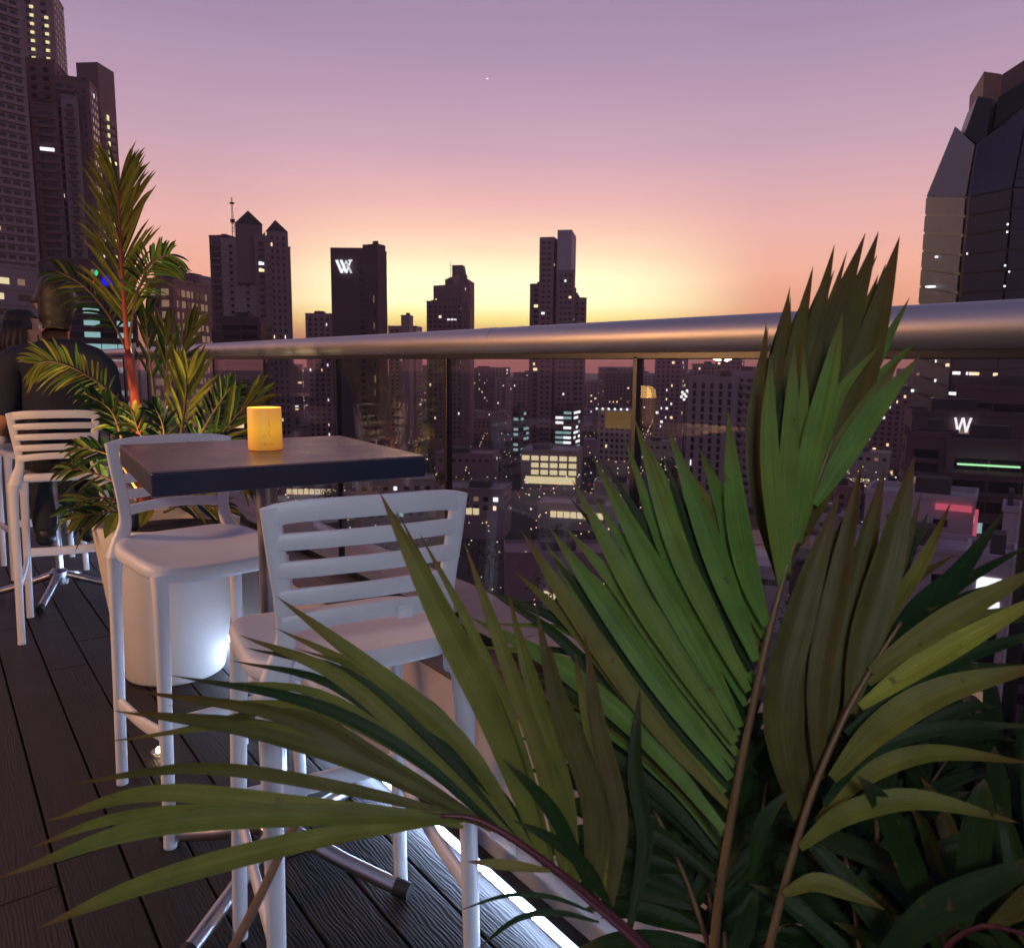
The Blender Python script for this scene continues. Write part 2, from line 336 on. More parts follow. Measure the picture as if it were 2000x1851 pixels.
# ------------------------------------------------------------------ bar stools
def bezpts(*p): return cr(p, 6)
def stool_parts(root):
    m = M_STOOL
    for sx in (-1, 1):
        MB().sweep(bezpts((sx * .195, .215, 0), (sx * .186, .206, .36), (sx * .176, .190, .66), (sx * .170, .172, .745)), [(.0165 + .0075 * (i / 18) ** 2, .0165 + .0075 * (i / 18) ** 2) for i in range(19)], up=(0, 1, 0), n=16, e=2.3).out('leg', m, root, True, auto=50)
        MB().sweep(bezpts((sx * .195, -.215, 0), (sx * .188, -.206, .36), (sx * .184, -.192, .66), (sx * .180, -.184, .745)), [(.0165 + .011 * (i / 18) ** 3, .0165 + .010 * (i / 18) ** 3) for i in range(19)], up=(0, 1, 0), n=16, e=2.3).out('leg', m, root, True, auto=50)
        pts = bezpts((sx * .178, -.180, .730), (sx * .168, -.180, .775), (sx * .150, -.180, .832), (sx * .152, -.184, .905), (sx * .163, -.190, .99), (sx * .172, -.196, 1.072))
        k = len(pts) - 1
        sz = [(lerp(.030, .017, min(1, i / (k * .45))) , lerp(.024, .0085, min(1, i / (k * .5)))) for i in range(k + 1)]
        MB().sweep(pts, sz, up=(0, 1, 0), n=16, e=2.6).out('back_upright', m, root, True, auto=50)
        side = MB().sweep(bezpts((sx * .189, -.207, .268), (sx * .1875, 0, .278), (sx * .186, .207, .312)), (.009, .020), n=12, e=3).out('stretcher', m, root, True, auto=50)
    # the cross piece the feet rest on
    MB().sweep([(x, .207 + .004 * (1 - (x / .186) ** 2), .342 - .006 * (1 - (x / .186) ** 2)) for x in [-.186 + .031 * i for i in range(13)]], (.0105, .0235), n=12, e=3.2).out('footrest', m, root, True, auto=50)
    # slats: curved boards between the uprights
    def back_y(x, z): return -.176 - (z - .80) * .065 - .030 * (1 - min(1, (x / .17) ** 2))
    def halfw(z):
        tab = [(.80, .152), (.86, .148), (.905, .152), (.99, .163), (1.09, .173)]
        for (a, p), (b, q) in zip(tab, tab[1:]):
            if z <= b: return lerp(p, q, (z - a) / (b - a))
        return .173
    for i, (z0, z1) in enumerate([(1.044, 1.082), (.995, 1.025), (.946, .976), (.897, .927), (.848, .879)]):
        zc = (z0 + z1) / 2; w = halfw(zc) + (.006 if i else .012); pts = []
        sag = .012 if i == 4 else .004
        for j in range(17):
            x = -w + 2 * w * j / 16; pts.append((x, back_y(x, zc), zc + sag * (1 - (x / w) ** 2) - (.010 * abs(x / w) ** 6 if i == 0 else 0)))
        MB().sweep(pts, (.0075, (z1 - z0) / 2), n=12, e=4, up=(0, 0, 1)).out('slat', m, root, True, auto=45)
    # dished seat with a rolled edge
    def seat_ring(s, z, e=4.2):
        o = []
        for k in range(48):
            q = 2 * pi * k / 48; c, d = cos(q), sin(q)
            x = math.copysign(abs(c) ** (2 / e), c) * .207 * s; yy = math.copysign(abs(d) ** (2 / e), d) * .205 * s + .012
            o.append(V((x, yy, z + (.006 * (abs(x) / .2) ** 2 - .012 * max(0, yy / .2) ** 3) * (1 if s > .2 else 0) + (.018 * max(0, -(yy) / .19) ** 3))))
        return o
    rings = [seat_ring(.90, .737), seat_ring(.985, .739), seat_ring(1.0, .745), seat_ring(1.0, .760), seat_ring(.985, .770), seat_ring(.955, .776), seat_ring(.88, .774), seat_ring(.6, .766), seat_ring(.3, .762), seat_ring(.02, .761)]
    b = MB(); vs = [v for r in rings for v in r]; n = 48
    fs = [(i * n + k, i * n + (k + 1) % n, (i + 1) * n + (k + 1) % n, (i + 1) * n + k) for i in range(len(rings) - 1) for k in range(n)] + [tuple(range((len(rings) - 1) * n, len(rings) * n)), tuple(range(n - 1, -1, -1))]
    b.add(vs, fs); b.out('seat', m, root, True)
    # little black feet
    for sx in (-1, 1):
        for sy in (-1, 1):
            MB().lathe([(.001, .0005), (.0172, .0005), (.0175, .006), (.0172, .011)], (sx * .195, sy * .215, 0), 16).out('foot_cap', M_STOOL, root, True)
GS = 'white slatted bar stools on the deck'
st = thing('bar_stool', 'white slatted bar stool nearest the camera, its back turned to us', 'stool', (0, 0, 0), GS)
stool_parts(st)
def put(o, c, f): o.location = (c[0], c[1], 0); o.rotation_euler = (0, 0, atan2(-f[0], f[1]))
stools = [((.643, 1.413), (.156, .988), None),
          ((.615, 2.337), (.09, -.996), 'white slatted bar stool tucked under the far side of the table, facing the camera'),
          ((.503, 4.305), (.173, .985), 'white slatted bar stool the man in the dark shirt sits on'),
          ((.53, 5.62), (.05, -.998), 'white slatted bar stool at the left edge behind the seated man')]
for i, (c, f, lab) in enumerate(stools):
    if i == 0: continue
    o = copy_tree(st); put(o, c, f); o['label'] = lab
put(st, *stools[0][:2])
stk = MB().box((.055, -.2195, .868), (.014, .0006, .012)).out('sticker', pbr('paper sticker', (.8, .8, .8), .6, var=.25, vscale=220), None)
stk.parent = st

# ------------------------------------------------------------------ bar tables
def bar_table(root, angs):
    a = .290; b = .283
    MB().box((0, 0, 1.0985), (a - .001, b - .001, .0022), bev=.0012).out('table_top', M_TTOP, root)
    MB().box((0, 0, 1.0735), (a, b, .0225), bev=.003).out('edge_band', M_TEDGE, root)
    MB().lathe([(.025, .12), (.025, 1.05)], n=28).out('pole', M_STEEL, root, True)
    MB().lathe([(.001, 1.042), (.12, 1.042), (.12, 1.050), (.001, 1.050)], n=28).out('top_plate', M_POST, root, auto=30, smooth=True)
    MB().lathe([(.001, .06), (.046, .06), (.048, .075), (.048, .13), (.030, .150), (.026, .152)], n=28).out('hub', M_STEEL, root, True, auto=40)
    for q in angs:
        d = V((cos(radians(q)), sin(radians(q)), 0)); lg = MB().sweep([d * .03 + V((0, 0, .115)), d * .19 + V((0, 0, .062)), d * .335 + V((0, 0, .026))], (.0195, .0195), n=18).out('foot_tube', M_STEEL, root, True, auto=40)
        c = MB().sweep([d * .333 + V((0, 0, .0262)), d * .372 + V((0, 0, .021))], (.0208, .0208), n=18).out('end_cap', M_RUBBER, lg, True, auto=40)
tb = thing('bar_table', 'square dark bar table on a steel pole with an amber candle lamp on it', 'table', (0, 0, 0), 'square bar tables')
bar_table(tb, (-140, -50, 40, 130))
t2 = copy_tree(tb); t2['label'] = 'second square bar table beyond, hidden behind the seated man in the dark shirt'
tb.location = (.648, 1.842, 0); tb.rotation_euler = (0, 0, radians(-5)); t2.location = (.53, 4.93, 0); t2.rotation_euler = (0, 0, radians(28))

# ------------------------------------------------------------------ candle lamp
def wax_material():
    m, t, b = new_mat('amber wax'); b.inputs['Base Color'].default_value = (.85, .48, .10, 1); b.inputs['Roughness'].default_value = .45
    b.inputs['Subsurface Weight'].default_value = .2; b.inputs['Subsurface Radius'].default_value = (.02, .01, .004)
    tcn = t.nodes.new('ShaderNodeTexCoord'); sp = t.nodes.new('ShaderNodeSeparateXYZ'); t.links.new(tcn.outputs['Object'], sp.inputs[0])
    ns = t.nodes.new('ShaderNodeTexNoise'); ns.inputs['Scale'].default_value = 30; t.links.new(tcn.outputs['Object'], ns.inputs['Vector'])
    a = t.nodes.new('ShaderNodeMath'); a.operation = 'MULTIPLY_ADD'; a.inputs[1].default_value = .015; t.links.new(ns.outputs[0], a.inputs[0]); t.links.new(sp.outputs[2], a.inputs[2])
    cr_ = t.nodes.new('ShaderNodeValToRGB'); mr = t.nodes.new('ShaderNodeMapRange'); t.links.new(a.outputs[0], mr.inputs[0]); mr.inputs[1].default_value = 0; mr.inputs[2].default_value = .11
    e = cr_.color_ramp.elements; e[0].position = 0; e[0].color = (.30, .085, .006, 1); e[1].position = 1; e[1].color = (.50, .21, .035, 1); q = e.new(.55); q.color = (.78, .36, .022, 1)
    t.links.new(mr.outputs[0], cr_.inputs[0]); t.links.new(cr_.outputs[0], b.inputs['Emission Color']); b.inputs['Emission Strength'].default_value = .72
    return m
M_WAX = wax_material()      # lit from within by its own flame lamp
M_PRINT = pbr('brown print', (.25, .10, .01), .6, emit=(.30, .11, .005), estr=.5)
cl = thing('candle_lamp', 'glowing amber candle lamp printed with a flame and lettering on the near table', 'candle', (0, 0, 0))
R = .040; Hc = .102
MB().lathe([(.001, .001), (R - .002, .001), (R, .004), (R * .985, Hc - .004), (R * .975, Hc), (R * .955, Hc - .001), (R * .945, Hc - .018), (.001, Hc - .020)], n=48).out('wax_body', M_WAX, cl, True, auto=50)
def on_wax(x, z, r=R + .0006): a = x / r; return V((r * sin(a), -r * cos(a), z))
pr = MB()
def stroke(pts, w, dst, f=None):
    f = f or on_wax
    for (x0, z0), (x1, z1) in zip(pts, pts[1:]):
        d = V((x1 - x0, z1 - z0)); n_ = V((-d.y, d.x)).normalized() * w
        dst.add([f(x0 + n_.x, z0 + n_.y), f(x0 - n_.x, z0 - n_.y), f(x1 - n_.x, z1 - n_.y), f(x1 + n_.x, z1 + n_.y)], [(0, 1, 2, 3)])
fl = MB(); _ow = on_wax
def on_wax(x, z): return _ow(x * .9, z * .84)
stroke([(.010, .086), (.0095, .074), (.004, .066), (.004, .058), (.007, .055), (.011, .060), (.0125, .068), (.010, .078), (.010, .086)], .00035, fl)
stroke([(.007, .055), (.009, .049), (.016, .040), (.022, .034)], .00035, fl)
stroke([(.010, .052), (.004, .048), (-.004, .046), (-.005, .036)], .0003, fl)
stroke([(.001, .046), (.001, .036)], .0003, fl); stroke([(.015, .066), (.0165, .072)], .0003, fl)
fl.out('flame_drawing', M_PRINT, cl)
wd = MB()      # a line of script too small to read
stroke([(-.0035, .0235), (-.0035, .0185), (-.001, .0188), (.0002, .0208), (-.0015, .0222), (-.0035, .0235)], .0005, wd)
stroke([(.0015, .0188), (.0025, .0205), (.0035, .0188), (.0045, .0205), (.0055, .0188), (.0068, .0205), (.0078, .0188), (.009, .0204), (.010, .0188)], .00042, wd)
stroke([(.0115, .0188), (.0118, .0238)], .00042, wd); stroke([(.0135, .0188), (.0138, .0212)], .00042, wd)
stroke([(.0155, .0185), (.016, .0236), (.0172, .0240)], .00042, wd); stroke([(.0178, .0205), (.0195, .0208), (.0182, .0188), (.0202, .0190)], .00042, wd)
wd.out('lettering', M_PRINT, cl)
c2 = copy_tree(cl); c2['label'] = 'glowing amber candle lamp on the second table, behind the seated man'; c2.location = (.30, 4.93, 1.101); c2['group'] = cl['group'] = 'amber candle lamps on the tables'
cl.location = (.650, 1.845, 1.1012); cl.rotation_euler = (0, 0, radians(-19))
ld = bpy.data.lights.new('candle_glow', 'POINT'); ld.energy = .35; ld.color = (1, .55, .14); ld.shadow_soft_size = .03
lo = bpy.data.objects.new('candle_glow', ld); COL.objects.link(lo); lo.parent = cl; lo.location = (0, 0, Hc + .01)

# ------------------------------------------------------------------ planters
def planter(root, h=.66, rb=.20, rt=.285, mat=None):
    prof = [(.001, .0), (rb - .02, .0), (rb - .004, .004), (rb, .014)] + [(lerp(rb, rt, i / 10) + .004 * sin(pi * i / 10), .014 + (h - .020) * i / 10) for i in range(1, 11)]
    prof += [(rt - .004, h), (rt - .022, h), (rt - .028, h - .008), (rt - .034, h - .06)]
    MB().lathe(prof, root.location, 72).out('pot', mat or M_POT, root, True, auto=60)
    MB().lathe([(.001, h - .045), (rt * .5, h - .042), (rt - .033, h - .05)], root.location, 40).out('soil', M_SOIL, root, True)
POT = V((.775, 3.40, 0)); POT2 = V((.80, .33, 0))
pa = thing('planter', 'tall cream tapered planter on the deck holding the red-stemmed palm', 'planter', POT); planter(pa)
pb = thing('planter', 'black planter under the big foreground palm', 'planter', POT2); planter(pb, .50, .17, .24, M_POST)

# spike spotlight, unseen and assumed, added to light the palm from its pot
sl = thing('assumed_spotlight', 'assumed unseen small black spike spotlight among the leaves of the cream planter', 'spotlight', POT + V((-.16, -.13, .61)))
MB().sweep([POT + V((-.16, -.13, .60)), POT + V((-.16, -.13, .66))], (.006, .006), n=8).out('spike', M_POST, sl)
MB().sweep([POT + V((-.17, -.14, .66)), POT + V((-.15, -.12, .71))], [(.022, .022), (.028, .028)], n=18).out('housing', M_POST, sl, True, auto=40)
ld = bpy.data.lights.new('assumed_spot_light', 'SPOT'); ld.energy = 38; ld.color = (1, .78, .34); ld.spot_size = radians(120); ld.spot_blend = .8; ld.shadow_soft_size = .02
lo = bpy.data.objects.new('assumed_spot_light', ld); COL.objects.link(lo); lo.parent = sl; lo.location = (.012, .012, .108); lo.rotation_euler = V((.16, .22, .95)).to_track_quat('-Z', 'Y').to_euler()

# ------------------------------------------------------------------ added terrace lamps, out of view (behind and left of the camera, the bar side)
def added_lamp(loc, h, energy, label, col=(1, .62, .30)):
    r = thing('added_floor_lamp', label, 'lamp', loc, 'added unseen floor lamps along the bar side')
    MB().lathe([(.001, .0), (.14, .0), (.14, .015), (.02, .03), (.016, h - .1), (.001, h - .1)], loc, 28).out('stand', M_POST, r, True, auto=40)
    MB().lathe([(.12, h + .16), (.20, h - .06)], loc, 36).out('lamp_shade', pbr('linen shade', (.75, .66, .5), .8, emit=(1, .6, .25), estr=.6), r, True)
    MB().ball(V(loc) + V((0, 0, h)), .045, 16, 10).out('bulb', M_BULB, r, True)
    d = bpy.data.lights.new('added_lamp_light', 'POINT'); d.energy = energy; d.color = col; d.shadow_soft_size = .09
    o = bpy.data.objects.new('added_lamp_light', d); COL.objects.link(o); o.parent = r; o.location = (0, 0, h - .12)
added_lamp((-1.25, 3.0, 0), 1.55, 125, 'assumed unseen linen-shaded floor lamp by the bar, left of the stools', (1, .50, .20))  # out of view; assumed from the warm light on pot and stools
added_lamp((-.55, -.62, 0), 1.95, 52, 'added unseen linen-shaded floor lamp behind the viewer', (.76, .86, 1))  # fill lamp added out of view to light foreground palm and near stool
# ------------------------------------------------------------------ leaves
def leaf_mat(name, col, tip, trans=.34, rough=.45):
    m = bpy.data.materials.new(name); m.use_nodes = True; t = m.node_tree; nd = t.nodes; lk = t.links; b = nd['Principled BSDF']
    uv = nd.new('ShaderNodeUVMap'); sp = nd.new('ShaderNodeSeparateXYZ'); lk.new(uv.outputs[0], sp.inputs[0])
    oi = nd.new('ShaderNodeObjectInfo'); tcn = nd.new('ShaderNodeTexCoord')
    ns = nd.new('ShaderNodeTexNoise'); ns.inputs['Scale'].default_value = 22; ns.inputs['Detail'].default_value = 4; lk.new(tcn.outputs['Object'], ns.inputs['Vector'])
    # colour: object to object, blotches, browned tip, fine lengthwise veins
    hs = nd.new('ShaderNodeHueSaturation'); hs.inputs['Color'].default_value = (*col, 1)
    r1 = nd.new('ShaderNodeMapRange'); lk.new(oi.outputs['Random'], r1.inputs[0]); r1.inputs[3].default_value = .475; r1.inputs[4].default_value = .52; lk.new(r1.outputs[0], hs.inputs['Hue'])
    r2 = nd.new('ShaderNodeMath'); r2.operation = 'MULTIPLY_ADD'; r2.inputs[1].default_value = .9; r2.inputs[2].default_value = .55; lk.new(ns.outputs[0], r2.inputs[0]); lk.new(r2.outputs[0], hs.inputs['Value'])
    r3 = nd.new('ShaderNodeMath'); r3.operation = 'MULTIPLY_ADD'; r3.inputs[1].default_value = .22; lk.new(ns.outputs[0], r3.inputs[0]); lk.new(sp.outputs[1], r3.inputs[2])
    r4 = nd.new('ShaderNodeMapRange'); r4.interpolation_type = 'SMOOTHSTEP'; lk.new(r3.outputs[0], r4.inputs[0]); r4.inputs[1].default_value = .86; r4.inputs[2].default_value = 1.13
    mx = nd.new('ShaderNodeMixRGB'); lk.new(r4.outputs[0], mx.inputs[0]); lk.new(hs.outputs[0], mx.inputs[1]); mx.inputs[2].default_value = (*tip, 1)
    um = nd.new('ShaderNodeMapping'); um.inputs['Scale'].default_value = (30, 1.3, 1); lk.new(uv.outputs[0], um.inputs[0])
    ov = nd.new('ShaderNodeVectorMath'); ov.operation = 'ADD'; lk.new(um.outputs[0], ov.inputs[0]); oc = nd.new('ShaderNodeVectorMath'); oc.operation = 'SCALE'; oc.inputs[0].default_value = (11, 7, 5); lk.new(oi.outputs['Random'], oc.inputs['Scale']); lk.new(oc.outputs[0], ov.inputs[1])
    sn = nd.new('ShaderNodeTexNoise'); sn.inputs['Scale'].default_value = 1.0; sn.inputs['Detail'].default_value = 3; lk.new(ov.outputs[0], sn.inputs['Vector'])      # ribs along the blade
    vv = nd.new('ShaderNodeMapRange'); lk.new(sn.outputs[0], vv.inputs[0]); vv.inputs[1].default_value = .3; vv.inputs[2].default_value = .7; vv.inputs[3].default_value = .72; vv.inputs[4].default_value = 1.18
    vm = nd.new('ShaderNodeVectorMath'); vm.operation = 'SCALE'; lk.new(mx.outputs[0], vm.inputs[0]); lk.new(vv.outputs[0], vm.inputs['Scale'])
    sp2 = nd.new('ShaderNodeTexNoise'); sp2.inputs['Scale'].default_value = 70; sp2.inputs['Detail'].default_value = 2; lk.new(tcn.outputs['Object'], sp2.inputs['Vector'])
    st = nd.new('ShaderNodeMapRange'); lk.new(sp2.outputs[0], st.inputs[0]); st.inputs[1].default_value = .68; st.inputs[2].default_value = .76; st.inputs[4].default_value = .75      # rusty spots
    sm_ = nd.new('ShaderNodeMixRGB'); lk.new(st.outputs[0], sm_.inputs[0]); lk.new(vm.outputs[0], sm_.inputs[1]); sm_.inputs[2].default_value = (.11, .055, .02, 1); vm = sm_
    lk.new(vm.outputs[0], b.inputs['Base Color']); b.inputs['Roughness'].default_value = rough; b.inputs['Specular IOR Level'].default_value = .16
    bp = nd.new('ShaderNodeBump'); bp.inputs['Strength'].default_value = .35; bp.inputs['Distance'].default_value = .001; lk.new(sn.outputs[0], bp.inputs['Height']); lk.new(bp.outputs[0], b.inputs['Normal'])
    tl = nd.new('ShaderNodeBsdfTranslucent'); lk.new(vm.outputs[0], tl.inputs[0]); ms = nd.new('ShaderNodeMixShader'); ms.inputs[0].default_value = trans
    lk.new(b.outputs[0], ms.inputs[1]); lk.new(tl.outputs[0], ms.inputs[2]); lk.new(ms.outputs[0], nd['Material Output'].inputs[0])
    return m
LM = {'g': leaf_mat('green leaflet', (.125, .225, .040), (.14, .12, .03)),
      'd': leaf_mat('shaded green leaflet', (.014, .034, .007), (.06, .05, .02), .18),  # green leaflet with shade put into its colour
      'o': leaf_mat('olive leaflet', (.150, .155, .028), (.14, .075, .02)),
      'b': leaf_mat('bronze leaflet', (.078, .070, .016), (.11, .055, .014), .2),
      'y': leaf_mat('yellow green leaflet', (.30, .27, .035), (.25, .12, .03)),
      'p': leaf_mat('pink edged leaflet', (.20, .16, .05), (.25, .06, .06))}
M_RED = pbr('red crownshaft', (.36, .055, .030), .45, var=.35, vscale=16, stretch=(1, 1, .15))
M_TAN = pbr('tan rachis', (.12, .065, .022), .5, var=.3, vscale=20)
M_WINE = pbr('wine rachis', (.085, .015, .022), .5, var=.3, vscale=20)
M_DRY = pbr('dry brown stalk', (.16, .075, .04), .7, var=.3, vscale=30)

def blade(name, path, width, hint, mat, parent, twist=0., fold=.35, seg=12, base=.30, peak=.38, wave=0.):
    """a lanceolate, V-folded palm leaflet along a 3-D path; hint = direction its face looks to"""
    P = cr(path, max(2, seg // (len(path) - 1))); n = len(P) - 1; vs = []; uv = []
    us = (-1, -.5, 0, .5, 1)
    for i, p in enumerate(P):
        t = i / n; T = (P[min(i + 1, n)] - P[max(i - 1, 0)]).normalized()
        s = T.cross(hint).normalized(); nn = s.cross(T).normalized(); tw = twist * (t ** 1.2) + wave * sin(t * 7)
        c_, s_ = cos(tw), sin(tw); s2 = s * c_ + nn * s_; n2 = nn * c_ - s * s_
        w = (base + (1 - base) * sin(min(1, t / peak) * pi / 2)) if t < peak else max(.0, (1 - ((t - peak) / (1 - peak)) ** 1.9))
        w = max(w, .015) * width / 2
        for u in us:
            vs.append(p + s2 * (u * w) + n2 * (-(1 - abs(u)) * fold * w + (.06 * w if abs(u) == .5 else 0))); uv.append(((u + 1) / 2, t))
    m = len(us); fs = [(i * m + k, i * m + k + 1, (i + 1) * m + k + 1, (i + 1) * m + k) for i in range(n) for k in range(m - 1)]
    return mo(name, vs, fs, mat, parent, True, uv=uv)
def frond_stem(path, r0, r1, mat, root, k=6):
    P = cr(path, k); n = len(P) - 1
    return MB().sweep(P, [(lerp(r0, r1, i / n),) * 2 for i in range(n + 1)], n=10).out('frond', mat, root, True)
def auto_frond(root, path, r0, r1, stem_mat, n, ln, wid, mats, start=.25, open_=(65, 22), hint=None, droop=.25, jit=.12, lift=0., both=True, fold=.35, taper=(.75, 1.0, .55)):
    """leaflets in two rows along a rachis; open_ = angle from the rachis at its foot and its tip"""
    fr = frond_stem(path, r0, r1, stem_mat, root); P = cr(path, 10); m = len(P) - 1
    for i in range(n):
        t = start + (1 - start) * (i + .5) / n; f = t * m; j = min(int(f), m - 1); p = P[j].lerp(P[j + 1], f - j); T = (P[j + 1] - P[j]).normalized()
        h = hint if hint is not None else (CAM - p).normalized()
        s = T.cross(h).normalized(); nn = s.cross(T)
        q = (i + .5) / n; lf = lerp(taper[0], taper[1], min(1, q * 2)) if q < .5 else lerp(taper[1], taper[2], q * 2 - 1)
        for sd in ((-1, 1) if both else (both if isinstance(both, int) and both else 1,)):
            a = radians(lerp(open_[0], open_[1], q) + rnd.uniform(-9, 9)); l_ = ln * lf * rnd.uniform(1 - jit, 1 + jit)
            D = (T * cos(a) + s * (sd * sin(a)) + nn * (lift + rnd.uniform(-.18, .18))).normalized()
            g = V((0, 0, -1)) * l_ * droop * rnd.uniform(.5, 1.4)
            pts = [p, p + D * l_ * .35 + g * .08, p + D * l_ * .7 + g * .4, p + D * l_ * .97 + g]
            blade('leaflet', pts, wid * rnd.uniform(.8, 1.15) * (.6 + .4 * lf), (h + V((rnd.uniform(-.4, .4), rnd.uniform(-.4, .4), rnd.uniform(-.2, .5)))).normalized(), LM[rnd.choice(mats)], fr, rnd.uniform(-.6, .6), fold, seg=9)
    return fr

# ------------------------------------------------------------------ foreground palm, traced leaflet by leaflet (pixel path, depth at its ends, width in pixels)
palm = thing('palm', 'large feathery palm filling the right foreground', 'palm', POT2 + V((0, 0, .45)), 'potted palms')
def px_path(pts, d0, d1):
    n = len(pts) - 1; ls = [0]
    for a, b in zip(pts, pts[1:]): ls.append(ls[-1] + math.hypot(b[0] - a[0], b[1] - a[1]))
    return [at_depth(x, y, lerp(d0, d1, l / ls[-1])) for (x, y), l in zip(pts, ls)]
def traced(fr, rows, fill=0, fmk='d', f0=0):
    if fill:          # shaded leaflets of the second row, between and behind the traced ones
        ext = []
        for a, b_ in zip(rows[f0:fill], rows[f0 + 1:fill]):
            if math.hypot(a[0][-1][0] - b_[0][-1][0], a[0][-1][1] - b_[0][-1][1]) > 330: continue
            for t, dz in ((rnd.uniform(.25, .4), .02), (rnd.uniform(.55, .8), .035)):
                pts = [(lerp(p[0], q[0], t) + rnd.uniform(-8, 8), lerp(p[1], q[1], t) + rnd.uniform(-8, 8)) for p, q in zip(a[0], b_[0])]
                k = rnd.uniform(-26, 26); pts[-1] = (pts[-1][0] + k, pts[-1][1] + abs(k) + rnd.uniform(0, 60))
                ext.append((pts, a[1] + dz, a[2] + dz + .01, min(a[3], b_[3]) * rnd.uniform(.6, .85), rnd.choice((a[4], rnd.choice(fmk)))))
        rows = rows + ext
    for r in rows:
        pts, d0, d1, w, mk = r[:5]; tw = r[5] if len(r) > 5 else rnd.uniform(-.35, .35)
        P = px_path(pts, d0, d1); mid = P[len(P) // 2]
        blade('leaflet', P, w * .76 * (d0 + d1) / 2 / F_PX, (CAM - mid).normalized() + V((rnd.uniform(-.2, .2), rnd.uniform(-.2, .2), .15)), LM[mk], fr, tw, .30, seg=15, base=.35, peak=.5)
# upright frond, lit green leaflets
f1 = frond_stem(px_path([(1392, 1900), (1402, 1770), (1428, 1600), (1462, 1420), (1502, 1235), (1545, 1080), (1590, 960), (1630, 850)], .83, .86), .0056, .0020, M_TAN, palm)
traced(f1, [
    ([(1497, 1222), (1462, 1120), (1436, 980), (1422, 798)], .85, .84, 62, 'g', .15),
    ([(1478, 1290), (1425, 1160), (1372, 1020), (1303, 832)], .85, .88, 62, 'g', .1),
    ([(1462, 1350), (1385, 1200), (1310, 1040), (1238, 812)], .85, .90, 54, 'g', .5),
    ([(1445, 1420), (1360, 1260), (1262, 1085), (1158, 892)], .84, .90, 64, 'g', .1),
    ([(1436, 1450), (1330, 1290), (1225, 1130), (1118, 938)], .84, .92, 60, 'g', -.1),
    ([(1428, 1520), (1300, 1350), (1180, 1180), (1072, 1028)], .84, .93, 60, 'g', .1),
    ([(1420, 1570), (1270, 1400), (1120, 1190), (1018, 1036)], .84, .94, 52, 'o', -.3),
    ([(1414, 1620), (1260, 1440), (1090, 1300), (918, 1205)], .84, .98, 54, 'g', .3),
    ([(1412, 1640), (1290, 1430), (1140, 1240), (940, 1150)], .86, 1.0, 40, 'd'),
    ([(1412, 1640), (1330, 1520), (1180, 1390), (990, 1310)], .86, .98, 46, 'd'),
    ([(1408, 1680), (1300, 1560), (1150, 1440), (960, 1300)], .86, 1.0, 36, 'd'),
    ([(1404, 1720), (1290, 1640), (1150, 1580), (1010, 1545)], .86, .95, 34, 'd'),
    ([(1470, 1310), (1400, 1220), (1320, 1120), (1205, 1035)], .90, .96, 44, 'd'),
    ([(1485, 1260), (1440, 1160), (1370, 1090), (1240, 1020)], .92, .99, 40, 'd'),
    ([(1528, 1150), (1512, 1000), (1502, 850), (1505, 690)], .85, .83, 50, 'g', .1),
    ([(1536, 1120), (1538, 960), (1545, 820), (1552, 668)], .85, .83, 46, 'g', -.1),
    ([(1556, 1060), (1578, 920), (1610, 780), (1646, 610)], .85, .82, 66, 'g', .1),
    ([(1590, 985), (1640, 905), (1710, 800), (1798, 694)], .86, .86, 60, 'g', .2),
    ([(1570, 1040), (1620, 900), (1690, 700), (1757, 462)], .87, .90, 92, 'b', .0),
    ([(1560, 1060), (1600, 880), (1650, 660), (1716, 452)], .88, .92, 74, 'b', .1),
    ([(1556, 1060), (1580, 880), (1620, 660), (1690, 456)], .88, .92, 70, 'b', -.1),
    ([(1550, 1070), (1558, 900), (1580, 700), (1630, 478)], .89, .92, 60, 'b', .3),
    ([(1545, 1090), (1540, 900), (1552, 700), (1588, 520)], .89, .92, 54, 'b', .3),
    ([(1530, 1130), (1510, 930), (1515, 740), (1543, 560)], .90, .93, 46, 'b', .2),
    ([(1525, 1140), (1480, 960), (1475, 800), (1500, 640)], .91, .94, 46, 'b', .2),
    ([(1560, 1060), (1600, 900), (1625, 760), (1668, 560)], .90, .94, 60, 'o', .2),
], 26, 'dgdo')
